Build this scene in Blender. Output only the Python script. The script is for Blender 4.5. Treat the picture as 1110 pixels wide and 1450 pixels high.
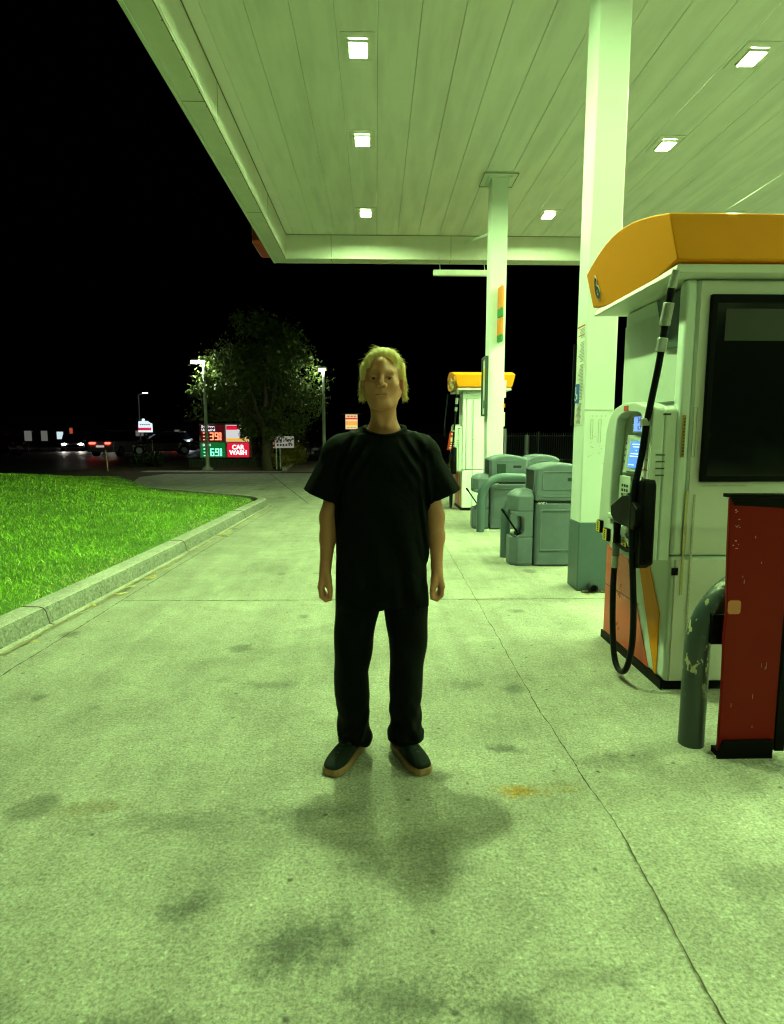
import bpy, bmesh, math, random
import numpy as np
from mathutils import Vector, Matrix, Euler

for o in list(bpy.data.objects):
    bpy.data.objects.remove(o, do_unlink=True)
S = bpy.context.scene
COL = S.collection
R = math.radians
random.seed(7)
RNG = np.random.default_rng(7)

# ------------------------------------------------------------------ camera, world, light, exposure
cam_data = bpy.data.cameras.new("camera")
cam = bpy.data.objects.new("camera", cam_data)
COL.objects.link(cam)
S.camera = cam
cam.location = (0, 0, 1.42)
cam.rotation_euler = (R(90 - 7.289), 0, R(-1.52))
cam_data.sensor_fit = 'VERTICAL'
cam_data.sensor_height = 24
cam_data.lens = 24 * 860 / 1450
cam_data.clip_start = 0.05
cam_data.clip_end = 2000
S.render.resolution_x, S.render.resolution_y = 784, 1024

W = bpy.data.worlds.new("World")
S.world = W
W.use_nodes = True
wn = W.node_tree.nodes
bg = wn["Background"]
sky = wn.new("ShaderNodeTexSky")
sky.sky_type = 'NISHITA'
sky.sun_disc = False
sky.sun_elevation = R(-4)
sky.sun_rotation = R(200)
W.node_tree.links.new(sky.outputs[0], bg.inputs[0])
bg.inputs[1].default_value = 0.004                      # night: almost nothing left of the sky
S.view_settings.view_transform = 'Standard'
S.view_settings.look = 'None'
S.view_settings.exposure = 0.0
S.view_settings.gamma = 1.0
S.render.engine = 'CYCLES'
S.cycles.use_denoising = True
S.cycles.pixel_filter_type = 'BLACKMAN_HARRIS'
S.cycles.filter_width = 1.15
S.cycles.max_bounces = 7
S.cycles.diffuse_bounces = 5
S.cycles.glossy_bounces = 3
S.cycles.sample_clamp_indirect = 4
S.cycles.sample_clamp_direct = 0
S.cycles.caustics_reflective = False
S.cycles.caustics_refractive = False

LAMP_COL = (0.60, 1.0, 0.37)
LAMP_L = 2250.0

# ------------------------------------------------------------------ materials
MATS = {}

def new_mat(name):
    m = bpy.data.materials.new(name)
    m.use_nodes = True
    nt = m.node_tree
    return m, nt, nt.nodes["Principled BSDF"]

def M(name, col=(.5, .5, .5), rough=.5, metal=0., var=.10, vs=5., bump=0., bs=60., spec=.5, coat=0., sheen=0.):
    if name in MATS:
        return MATS[name]
    m, nt, b = new_mat(name)
    N, L = nt.nodes, nt.links
    tc = N.new("ShaderNodeTexCoord")
    nz = N.new("ShaderNodeTexNoise")
    nz.inputs["Scale"].default_value = vs
    nz.inputs["Detail"].default_value = 6
    nz.inputs["Roughness"].default_value = .65
    L.new(tc.outputs["Object"], nz.inputs["Vector"])
    mx = N.new("ShaderNodeMixRGB")
    mx.inputs[1].default_value = (*[max(0, c * (1 - var * 2)) for c in col], 1)
    mx.inputs[2].default_value = (*[min(1, c * (1 + var * 2)) for c in col], 1)
    L.new(nz.outputs["Fac"], mx.inputs[0])
    L.new(mx.outputs[0], b.inputs["Base Color"])
    mr = N.new("ShaderNodeMapRange")
    mr.inputs[3].default_value = max(.03, rough - .12)
    mr.inputs[4].default_value = min(1, rough + .12)
    L.new(nz.outputs["Fac"], mr.inputs[0])
    L.new(mr.outputs[0], b.inputs["Roughness"])
    b.inputs["Metallic"].default_value = metal
    b.inputs["Specular IOR Level"].default_value = spec
    b.inputs["Coat Weight"].default_value = coat
    b.inputs["Sheen Weight"].default_value = sheen
    if bump:
        n2 = N.new("ShaderNodeTexNoise")
        n2.inputs["Scale"].default_value = bs
        n2.inputs["Detail"].default_value = 4
        L.new(tc.outputs["Object"], n2.inputs["Vector"])
        bp = N.new("ShaderNodeBump")
        bp.inputs["Strength"].default_value = bump
        bp.inputs["Distance"].default_value = .01
        L.new(n2.outputs["Fac"], bp.inputs["Height"])
        L.new(bp.outputs[0], b.inputs["Normal"])
    MATS[name] = m
    return m

def EM(name, col, strength):
    if name in MATS:
        return MATS[name]
    m, nt, b = new_mat(name)
    b.inputs["Base Color"].default_value = (*[c * .3 for c in col], 1)
    b.inputs["Emission Color"].default_value = (*col, 1)
    b.inputs["Emission Strength"].default_value = strength
    MATS[name] = m
    return m

def concrete_mat(name, base, spots=(), speck=.45, sscale=90.):
    m, nt, b = new_mat(name)
    N, L = nt.nodes, nt.links
    tc = N.new("ShaderNodeTexCoord")
    P = tc.outputs["Object"]
    def noise(s, d=5, r=.6, dist=0.):
        n = N.new("ShaderNodeTexNoise")
        n.inputs["Scale"].default_value = s
        n.inputs["Detail"].default_value = d
        n.inputs["Roughness"].default_value = r
        n.inputs["Distortion"].default_value = dist
        L.new(P, n.inputs["Vector"])
        return n.outputs["Fac"]
    def mr(src, a, b_, c, d):
        n = N.new("ShaderNodeMapRange")
        for i, v in enumerate((a, b_, c, d)):
            n.inputs[i + 1].default_value = v
        L.new(src, n.inputs[0])
        return n.outputs[0]
    def mul(col, fac):
        n = N.new("ShaderNodeMixRGB")
        n.blend_type = 'MULTIPLY'
        n.inputs[0].default_value = 1
        L.new(col, n.inputs[1])
        L.new(fac, n.inputs[2])
        return n.outputs[0]
    rgb = N.new("ShaderNodeRGB")
    rgb.outputs[0].default_value = (*base, 1)
    c = rgb.outputs[0]
    c = mul(c, mr(noise(.55, 4), .3, .7, .86, 1.10))
    c = mul(c, mr(noise(2.3, 6, .65, .6), .35, .68, .80, 1.08))
    c = mul(c, mr(noise(9., 5, .7), .3, .7, .88, 1.08))
    f1 = noise(sscale, 3, .8)
    c = mul(c, mr(f1, .32, .68, 1 - speck, 1 + speck * .8))
    v = N.new("ShaderNodeTexVoronoi")
    v.inputs["Scale"].default_value = 48.
    v2 = N.new("ShaderNodeTexVoronoi")
    v2.inputs["Scale"].default_value = 7.
    L.new(P, v2.inputs["Vector"])
    c = mul(c, mr(v2.outputs["Distance"], .035, .085, .40, 1.0))
    c = mul(c, mr(noise(38., 3, .8), .3, .7, .80, 1.16))
    L.new(P, v.inputs["Vector"])
    c = mul(c, mr(v.outputs["Distance"], .04, .25, .62, 1.0))
    mpp = N.new("ShaderNodeMapping")
    mpp.inputs["Scale"].default_value = (5., .35, 1)
    L.new(P, mpp.inputs["Vector"])
    ns = N.new("ShaderNodeTexNoise"); ns.inputs["Scale"].default_value = 1.; ns.inputs["Detail"].default_value = 6; ns.inputs["Roughness"].default_value = .65
    L.new(mpp.outputs[0], ns.inputs["Vector"])
    c = mul(c, mr(ns.outputs["Fac"], .35, .65, .86, 1.06))
    v3 = N.new("ShaderNodeTexVoronoi"); v3.inputs["Scale"].default_value = 2.4; v3.inputs["Randomness"].default_value = 1
    nd = N.new("ShaderNodeTexNoise"); nd.inputs["Scale"].default_value = 9; nd.inputs["Detail"].default_value = 5
    L.new(P, nd.inputs["Vector"])
    vm = N.new("ShaderNodeVectorMath"); vm.operation = 'MULTIPLY_ADD'
    L.new(nd.outputs["Color"], vm.inputs[0]); vm.inputs[1].default_value = (.12, .12, 0); L.new(P, vm.inputs[2])
    L.new(vm.outputs[0], v3.inputs["Vector"])
    sxyz = N.new("ShaderNodeSeparateXYZ"); L.new(v3.outputs["Color"], sxyz.inputs[0])
    r_ = mr(sxyz.outputs[0], .5, 1., 0., .26)
    sub = N.new("ShaderNodeMath"); sub.operation = 'SUBTRACT'; L.new(v3.outputs["Distance"], sub.inputs[0]); L.new(r_, sub.inputs[1])
    c = mul(c, mr(sub.outputs[0], -.07, .03, .58, 1.0))
    v4 = N.new("ShaderNodeTexVoronoi"); v4.inputs["Scale"].default_value = 26.; L.new(P, v4.inputs["Vector"])
    c = mul(c, mr(v4.outputs["Distance"], .10, .16, 1.35, 1.0))
    wn_ = noise(7., 5, .7)
    wn2 = noise(30., 3, .7)
    for (x, y, rx, ry, strength, colr, ang) in spots:
        mp = N.new("ShaderNodeMapping")
        mp.vector_type = 'TEXTURE'
        mp.inputs["Location"].default_value = (x, y, 0)
        mp.inputs["Rotation"].default_value = (0, 0, R(ang))
        mp.inputs["Scale"].default_value = (rx, ry, 1)
        L.new(P, mp.inputs["Vector"])
        ln = N.new("ShaderNodeVectorMath")
        ln.operation = 'LENGTH'
        L.new(mp.outputs[0], ln.inputs[0])
        ad = N.new("ShaderNodeMath")
        ad.operation = 'MULTIPLY_ADD'
        L.new(wn_, ad.inputs[0])
        ad.inputs[1].default_value = 1.7
        L.new(ln.outputs["Value"], ad.inputs[2])
        ad2 = N.new("ShaderNodeMath")
        ad2.operation = 'MULTIPLY_ADD'
        L.new(wn2, ad2.inputs[0])
        ad2.inputs[1].default_value = 1.3
        L.new(ad.outputs[0], ad2.inputs[2])
        fac = mr(ad2.outputs[0], 1.7, 2.3, strength, 0)
        mx = N.new("ShaderNodeMixRGB")
        mx.blend_type = 'MULTIPLY'
        L.new(fac, mx.inputs[0])
        L.new(c, mx.inputs[1])
        mx.inputs[2].default_value = (*colr, 1)
        c = mx.outputs[0]
    L.new(c, b.inputs["Base Color"])
    b.inputs["Roughness"].default_value = .88
    b.inputs["Specular IOR Level"].default_value = .3
    bp = N.new("ShaderNodeBump")
    bp.inputs["Strength"].default_value = .35
    bp.inputs["Distance"].default_value = .004
    L.new(f1, bp.inputs["Height"])
    L.new(bp.outputs[0], b.inputs["Normal"])
    MATS[name] = m
    return m

# ------------------------------------------------------------------ builders
def rootof(o):
    while o.parent:
        o = o.parent
    return o

class MB:
    def __init__(s):
        s.v, s.f, s.mi = [], [], []
    def add(s, vs, fs, mi=0):
        n = len(s.v)
        s.v += [tuple(p) for p in vs]
        s.f += [tuple(i + n for i in f) for f in fs]
        s.mi += [mi] * len(fs)
        return s
    def box(s, x0, x1, y0, y1, z0, z1, mi=0):
        v = [(x, y, z) for x in (x0, x1) for y in (y0, y1) for z in (z0, z1)]
        f = [(0, 1, 3, 2), (4, 6, 7, 5), (0, 4, 5, 1), (2, 3, 7, 6), (0, 2, 6, 4), (1, 5, 7, 3)]
        return s.add(v, f, mi)
    def prism(s, pts, axis, a, b, mi=0):
        """pts: 2d outline in the two other axes (in x,y,z order), extruded along axis from a to b"""
        def mk(p, t):
            if axis == 'x': return (t, p[0], p[1])
            if axis == 'y': return (p[0], t, p[1])
            return (p[0], p[1], t)
        n = len(pts)
        v = [mk(p, a) for p in pts] + [mk(p, b) for p in pts]
        f = [tuple(range(n))[::-1], tuple(range(n, 2 * n))]
        f += [(i, (i + 1) % n, n + (i + 1) % n, n + i) for i in range(n)]
        return s.add(v, f, mi)
    def ringplate(s, outer, inner, axis, a, b, mi=0):
        """plate with a hole: outer and inner outlines of equal length"""
        def mk(p, t):
            if axis == 'x': return (t, p[0], p[1])
            if axis == 'y': return (p[0], t, p[1])
            return (p[0], p[1], t)
        n = len(outer)
        v = [mk(p, t) for t in (a, b) for q in (outer, inner) for p in q]
        f = []
        for i in range(n):
            j = (i + 1) % n
            f += [(i, j, n + j, n + i), (2 * n + i, 3 * n + i, 3 * n + j, 2 * n + j),
                  (i, 2 * n + i, 2 * n + j, j), (n + i, n + j, 3 * n + j, 3 * n + i)]
        return s.add(v, f, mi)
    def loft(s, rings, cap=True, close=True, mi=0):
        n = len(rings[0])
        v = [p for r in rings for p in r]
        f = []
        for k in range(len(rings) - 1):
            for i in range(n if close else n - 1):
                j = (i + 1) % n
                f.append((k * n + i, k * n + j, (k + 1) * n + j, (k + 1) * n + i))
        if cap:
            f.append(tuple(range(n))[::-1])
            f.append(tuple((len(rings) - 1) * n + i for i in range(n)))
        return s.add(v, f, mi)
    def tube(s, path, r, n=10, mi=0, cap=True):
        path = [Vector(p) for p in path]
        rr = r if hasattr(r, '__len__') else [r] * len(path)
        rings = []
        up = Vector((0, 0, 1))
        prev = None
        for i, p in enumerate(path):
            d = (path[min(i + 1, len(path) - 1)] - path[max(i - 1, 0)]).normalized()
            if prev is None:
                a = d.cross(up if abs(d.z) < .9 else Vector((1, 0, 0))).normalized()
            else:
                a = (prev - d * prev.dot(d)).normalized()
            prev = a
            b = d.cross(a)
            rings.append([p + (a * math.cos(2 * math.pi * k / n) + b * math.sin(2 * math.pi * k / n)) * rr[i] for k in range(n)])
        return s.loft(rings, cap=cap, mi=mi)
    def cyl(s, p0, p1, r0, r1=None, n=16, mi=0):
        return s.tube([p0, p1], [r0, r0 if r1 is None else r1], n, mi)
    def sphere(s, c, r, n=12, m=8, mi=0):
        rx, ry, rz = (r, r, r) if not hasattr(r, '__len__') else r
        rings = []
        for k in range(1, m):
            t = math.pi * k / m
            rings.append([(c[0] + rx * math.sin(t) * math.cos(2 * math.pi * i / n),
                           c[1] + ry * math.sin(t) * math.sin(2 * math.pi * i / n),
                           c[2] - rz * math.cos(t)) for i in range(n)])
        return s.loft(rings, mi=mi)
    def build(s, name, mat, parent=None, bevel=0., smooth=False, seg=2, origin=None):
        o = Vector((0, 0, 0))
        if parent is not None:
            o = Vector(rootof(parent).get('org', (0, 0, 0)))
        if origin is not None:
            o = Vector(origin)
        me = bpy.data.meshes.new(name)
        me.from_pydata([(p[0] - o.x, p[1] - o.y, p[2] - o.z) for p in s.v], [], s.f)
        for m in (mat if isinstance(mat, (list, tuple)) else [mat]):
            me.materials.append(m)
        if any(s.mi):
            me.polygons.foreach_set('material_index', s.mi)
        bm = bmesh.new()
        bm.from_mesh(me)
        bmesh.ops.recalc_face_normals(bm, faces=bm.faces)
        bm.to_mesh(me)
        bm.free()
        if smooth:
            me.polygons.foreach_set('use_smooth', [True] * len(me.polygons))
            if smooth != 'all':
                me.set_sharp_from_angle(angle=R(38))
        ob = bpy.data.objects.new(name, me)
        COL.objects.link(ob)
        if parent is not None:
            ob.parent = parent
        elif origin is not None:
            ob.location = o
        if bevel:
            md = ob.modifiers.new('bevel', 'BEVEL')
            md.width = bevel
            md.segments = seg
            md.limit_method = 'ANGLE'
            md.angle_limit = R(35)
            me.polygons.foreach_set('use_smooth', [True] * len(me.polygons))
            me.set_sharp_from_angle(angle=R(30))
        return ob

def box(*a):
    return MB().box(*a)

def tag(o, label=None, cat=None, group=None, kind=None):
    if label: o['label'] = label
    if cat: o['category'] = cat
    if group: o['group'] = group
    if kind: o['kind'] = kind
    return o

def thing(name, loc, label, cat, group=None):
    o = bpy.data.objects.new(name, None)
    o.empty_display_size = .1
    COL.objects.link(o)
    o.location = loc
    o['org'] = tuple(loc)
    return tag(o, label, cat, group)

def text(name, body, size, loc, rot, mat, parent, ext=.002, off=0., align='CENTER', sx=1.):
    cu = bpy.data.curves.new(name, 'FONT')
    cu.body = body
    cu.size = size
    cu.extrude = ext
    cu.offset = off
    cu.align_x = align
    cu.align_y = 'CENTER'
    cu.materials.append(mat)
    o = bpy.data.objects.new(name, cu)
    COL.objects.link(o)
    og = Vector(rootof(parent).get('org', (0, 0, 0)))
    o.location = Vector(loc) - og
    o.rotation_euler = [R(a) for a in rot]
    o.scale = (sx, 1, 1)
    bpy.context.view_layer.update()
    me = bpy.data.meshes.new_from_object(o.evaluated_get(bpy.context.evaluated_depsgraph_get()))
    me.transform(o.matrix_basis)
    bpy.data.objects.remove(o, do_unlink=True)
    o = bpy.data.objects.new(name, me)
    COL.objects.link(o)
    o.parent = parent
    return o

def copy_tree(o, parent=None):
    c = o.copy()
    COL.objects.link(c)
    c.parent = parent
    for ch in list(o.children):
        copy_tree(ch, c)
    return c

def arc(cx, cy, r, a0, a1, n, ry=None):
    ry = r if ry is None else ry
    return [(cx + r * math.cos(R(a0 + (a1 - a0) * i / n)), cy + ry * math.sin(R(a0 + (a1 - a0) * i / n))) for i in range(n + 1)]

def rrect(x0, x1, y0, y1, r, n=4):
    return (arc(x1 - r, y1 - r, r, 0, 90, n) + arc(x0 + r, y1 - r, r, 90, 180, n) +
            arc(x0 + r, y0 + r, r, 180, 270, n) + arc(x1 - r, y0 + r, r, 270, 360, n))

def smoothpath(pts, n=8):
    """Catmull-Rom through the points"""
    P = [Vector(p) for p in pts]
    P = [P[0] * 2 - P[1]] + P + [P[-1] * 2 - P[-2]]
    out = []
    for i in range(1, len(P) - 2):
        for k in range(n):
            t = k / n
            a, b, c, d = P[i - 1], P[i], P[i + 1], P[i + 2]
            out.append(.5 * ((2 * b) + (c - a) * t + (2 * a - 5 * b + 4 * c - d) * t * t + (3 * b - a - 3 * c + d) * t ** 3))
    out.append(P[-2])
    return out

# common materials
white = M("white_paint", (.77, .84, .80), .38, var=.04, vs=2.2, bump=.04, bs=12)
ceilw = M("ceiling_paint", (.93, .94, .91), .45, var=.05, vs=1.1)
_nt = ceilw.node_tree                                     # dirt drawn out along the planks
_tc = _nt.nodes.new("ShaderNodeTexCoord"); _mp = _nt.nodes.new("ShaderNodeMapping"); _mp.inputs["Scale"].default_value = (4.5, .55, 1)
_nz = _nt.nodes.new("ShaderNodeTexNoise"); _nz.inputs["Scale"].default_value = 1.; _nz.inputs["Detail"].default_value = 5
_mr = _nt.nodes.new("ShaderNodeMapRange"); _mr.inputs[1].default_value = .32; _mr.inputs[2].default_value = .58; _mr.inputs[3].default_value = .84; _mr.inputs[4].default_value = 1.
_mx = _nt.nodes.new("ShaderNodeMixRGB"); _mx.blend_type = 'MULTIPLY'; _mx.inputs[0].default_value = 1
_b = _nt.nodes["Principled BSDF"]; _src = _b.inputs["Base Color"].links[0].from_socket
_nt.links.new(_tc.outputs["Object"], _mp.inputs[0]); _nt.links.new(_mp.outputs[0], _nz.inputs["Vector"]); _nt.links.new(_nz.outputs["Fac"], _mr.inputs[0])
_nt.links.new(_src, _mx.inputs[1]); _nt.links.new(_mr.outputs[0], _mx.inputs[2]); _nt.links.new(_mx.outputs[0], _b.inputs["Base Color"])
black = M("black_plastic", (.003, .003, .003), .45, var=.1, spec=.06)
blackm = M("black_matte", (.006, .006, .006), .8, var=.1, spec=.1)
rubber = M("black_rubber", (.004, .005, .005), .45, spec=.10, var=.2, vs=30)
greenp = M("green_paint", (.066, .108, .120), .42, var=.10, vs=7, bump=.10, bs=25)
bing = M("bin_plastic", (.105, .138, .160), .5, var=.13, vs=9, bump=.12, bs=180)
bingd = M("bin_dark", (.01, .014, .012), .7)
steel = M("bare_steel", (.55, .55, .53), .35, metal=.9, var=.1, vs=20)
redp = M("red_panel", (.17, .005, .002), .4, var=.07, vs=3, bump=.05, bs=5, spec=.12)
yellow = M("yellow_panel", (.86, .285, .003), .5, var=.04, vs=3, spec=.2)
yellowl = M("yellow_label", (.85, .62, .02), .4)
silver = M("silver_tape", (.42, .43, .40), .4, metal=.5, var=.2, vs=40)
grime = M("joint_dirt", (.06, .048, .03), .95, var=.3, vs=30)
cream = M("console_plastic", (.64, .71, .63), .45, var=.05, vs=6)
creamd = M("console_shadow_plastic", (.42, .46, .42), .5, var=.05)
paper = M("paper_sticker", (.78, .77, .72), .6, var=.05)
ink = M("printed_ink", (.04, .04, .04), .7)
redink = M("red_print", (.55, .06, .03), .6)

# ------------------------------------------------------------------ ground
tan = (.62, .52, .35)
dk = (.30, .32, .33)
mid = (.44, .45, .45)
SPOTS = [(.58, 2.26, .16, .07, .95, (1.05, .62, .14), 0), (.76, 2.27, .12, .05, .5, (1.05, .8, .4), 0),
         (-.21, 1.54, .26, .16, .8, dk, 20), (-.58, 1.69, .13, .09, .7, dk, 30), (-1.12, 2.19, .22, .09, .6, tan, 10),
         (-.28, 2.15, .30, .09, .6, mid, 0), (.58, 2.59, .16, .06, .8, dk, -10), (.51, 3.3, .2, .12, .6, mid, 0),  # first spot paints the person's leftward cast shadow into the concrete
         (.59, 1.42, .22, .08, .6, mid, 0), (-.62, 3.33, .22, .10, .6, mid, 0), (-.79, 2.10, .5, .11, .5, mid, 5),
         (.05, 1.36, .24, .12, .7, dk, 0), (-.62, 1.28, .3, .10, .8, mid, 0), (1.25, 1.75, .35, .12, .5, mid, 0),
         (-.05, 1.85, .15, .08, .5, mid, 0), (.35, 1.32, .14, .08, .7, dk, 0), (-1.0, 1.36, .25, .1, .5, mid, 0),
         (.2, 1.85, .2, .14, .5, mid, 0), (-.35, 4.3, .5, .25, .35, mid, 0), (.2, 5.2, .8, .5, .25, mid, 0),
         (1.85, 2.36, .3, .10, .9, dk, -20), (1.1, 2.45, .3, .12, .5, mid, 0), (1.9, 5.25, .12, .08, .7, tan, 0),
         (1.4, 7.4, .5, .4, .4, mid, 0), (-1.1, 6.5, .5, .6, .3, mid, 0), (-.5, 8.4, 1., .8, .3, mid, 0)]
concrete = concrete_mat("forecourt_concrete", (.365, .350, .292), SPOTS)
kerbc = concrete_mat("kerb_concrete", (.40, .385, .335), (), .35, 70)
asphalt = concrete_mat("road_asphalt", (.045, .043, .042), (), .3, 60)
MATS["road_asphalt"].node_tree.nodes["Principled BSDF"].inputs["Roughness"].default_value = .5
soil = concrete_mat("bare_soil", (.075, .05, .028), (), .4, 30)

def sheet(name, pts, z, mat, parent=None):
    m = MB()
    m.add([(p[0], p[1], z) for p in pts], [tuple(range(len(pts)))])
    o = m.build(name, mat, parent)
    if parent is None:
        tag(o, kind='structure')
    return o

sheet("ground", [(-600, -600), (600, -600), (600, 600), (-600, 600)], -.02, soil)
fore = sheet("forecourt", [(-2.6, -14), (26, -14), (26, 22.5), (-1.2, 22.5), (-7.6, 22.2), (-7.9, 20.5), (-6.6, 16.0), (-2.6, 12.4)], 0, concrete)
sheet("road", [(-90, 21.5), (-12.5, 22.4), (-11.2, 28.5), (-11, 60), (-14, 200), (-70, 200)], -.008, asphalt)
sheet("side_lane", [(-3.55, 23.2), (4, 23.2), (4, 24), (1.2, 50), (-5.3, 50)], -.004,
      concrete_mat("lane_concrete", (.33, .24, .2), (), .3, 60))
sheet("path", [(-9.0, 23.3), (-3.6, 23.0), (-3.6, 24.0), (-9, 24.3)], -.004, kerbc)

def crack(name, path, w, z=.0035, jit=.006, parent=None, step=.035):
    P = [Vector((p[0], p[1], 0)) for p in path]
    pts = []
    for a, b in zip(P[:-1], P[1:]):
        n = max(2, int((b - a).length / step))
        pts += [a.lerp(b, i / n) for i in range(n)]
    pts.append(P[-1])
    m = MB()
    v, f = [], []
    dr = 0
    for i, p in enumerate(pts):
        d = (pts[min(i + 1, len(pts) - 1)] - pts[max(i - 1, 0)]).normalized()
        nrm = Vector((-d.y, d.x, 0))
        dr = dr * .85 + random.uniform(-jit, jit) * .5
        ww = w * random.uniform(.35, 1.25)
        c = p + nrm * dr
        a = c + nrm * ww / 2
        b = c - nrm * ww / 2
        v += [(a.x, a.y, z), (b.x, b.y, z)]
        if i:
            f.append((2 * i - 2, 2 * i - 1, 2 * i + 1, 2 * i))
    m.add(v, f)
    return m.build(name, grime, parent)

crack("joint", [(.80, -2), (.82, .6), (.84, 1.28), (.87, 2.0), (.84, 2.86), (.86, 4.5), (.88, 6.9), (.88, 14), (.88, 22)], .0055, jit=.006, parent=fore, step=.022)
crack("joint", [(-2.19, 5.13), (6, 5.06)], .015, jit=.003, parent=fore)
crack("joint", [(-2.1, 9.9), (6, 9.9)], .012, jit=.003, parent=fore)
crack("joint", [(-9, 17.8), (12, 17.4)], .03, jit=.003, parent=fore)
crack("joint", [(-1.4, 12.5), (-3.8, 22)], .03, jit=.003, parent=fore)
crack("joint", [(-2.30, 0), (-2.22, 3.49), (-2.19, 5.12), (-2.11, 7.78), (-1.99, 10.86), (-1.95, 12)], .010, parent=fore)

# kerb
KP = [(-2.85, -4), (-2.66, 1.0), (-2.48, 3.92), (-2.36, 5.94), (-2.26, 8.5), (-2.19, 10.9), (-2.15, 11.7),
      (-2.2, 12.25), (-2.5, 12.75), (-3.2, 13.3), (-5, 14.6), (-8, 16.8), (-12, 19.3), (-17, 20.4), (-30, 21)]
kp = [Vector((p[0], p[1], 0)) for p in smoothpath([(a, b, 0) for a, b in KP], 6)]
PROF = [(-.085, .004), (-.045, .012), (-.012, .02), (.012, .115), (.03, .138), (.06, .147), (.19, .15), (.20, .10), (.2, -.05)]
rings = []
for i, p in enumerate(kp):
    d = (kp[min(i + 1, len(kp) - 1)] - kp[max(i - 1, 0)]).normalized()
    n = Vector((-d.y, d.x, 0))
    rings.append([p + n * u + Vector((0, 0, z)) for u, z in PROF])
kerb = MB().loft(rings, cap=False, close=False).build("kerb", kerbc, None, smooth=True)
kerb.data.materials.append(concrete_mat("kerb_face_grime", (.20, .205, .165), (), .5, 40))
nseg = len(PROF) - 1
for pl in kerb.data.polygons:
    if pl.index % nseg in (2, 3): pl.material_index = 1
tag(kerb, kind='structure')
gd = crack('gutter_dirt', [(p.x + .062, p.y) for p in kp[10:42]], .045, z=.0125, jit=.012, parent=fore, step=.05)
gd.data.materials[0] = M('gutter_soil', (.24, .20, .11), .95, var=.35, vs=25)
for by in (1.6, 4.45, 7.3, 10.2):
    bx = float(np.interp(by, [p.y for p in kp[:44]], [p.x for p in kp[:44]]))
    jp = [(bx - u + .002, z + .003) for u, z in PROF[1:7]]
    MB().prism(jp + [(jp[-1][0], .05), (jp[0][0] - .05, -.01)], 'y', by, by + .010).build("joint", grime, kerb)

def edge_x(y):
    return np.interp(y, [-4, 1, 3.92, 5.94, 8.5, 10.9, 11.7, 12.4], [-3.06, -2.87, -2.69, -2.56, -2.46, -2.39, -2.36, -2.6])
def back_y(x):
    return np.interp(-x, [2.2, 2.7, 3.3, 5, 8, 12, 17, 30], [12.1, 12.5, 12.95, 14.2, 19.0, 18.9, 20.1, 20.7])
def lawn_h(x, y):
    d = np.minimum(edge_x(y) - x, (back_y(x) - y) * .85)
    t = np.clip(d / 5.0, 0, 1)
    return .135 + .40 * (t * t * (3 - 2 * t)) + .015 * np.sin(x * 2.1 + y) * np.clip(d, 0, 1), d

gx = np.arange(-30, -2.2, .25)
gy = np.arange(-4, 20.9, .25)
V, idx = [], {}
F = []
for i, x in enumerate(gx):
    for j, y in enumerate(gy):
        h, d = lawn_h(x, y)
        if d < 0:
            x2 = min(x, float(edge_x(y)) + .02)
            h = .13
        else:
            x2 = x
        if d > -.3:
            idx[i, j] = len(V)
            V.append((x2, min(y, float(back_y(x)) + .05), float(h)))
for i in range(len(gx) - 1):
    for j in range(len(gy) - 1):
        k = [(i, j), (i + 1, j), (i + 1, j + 1), (i, j + 1)]
        if all(q in idx for q in k):
            F.append(tuple(idx[q] for q in k))
lawn = MB().add(V, F).build("lawn_ground", M("turf_soil", (.07, .16, .015), .9, var=.3, vs=8, bump=.3, bs=40), None, smooth='all')
tag(lawn, kind='structure')

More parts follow.
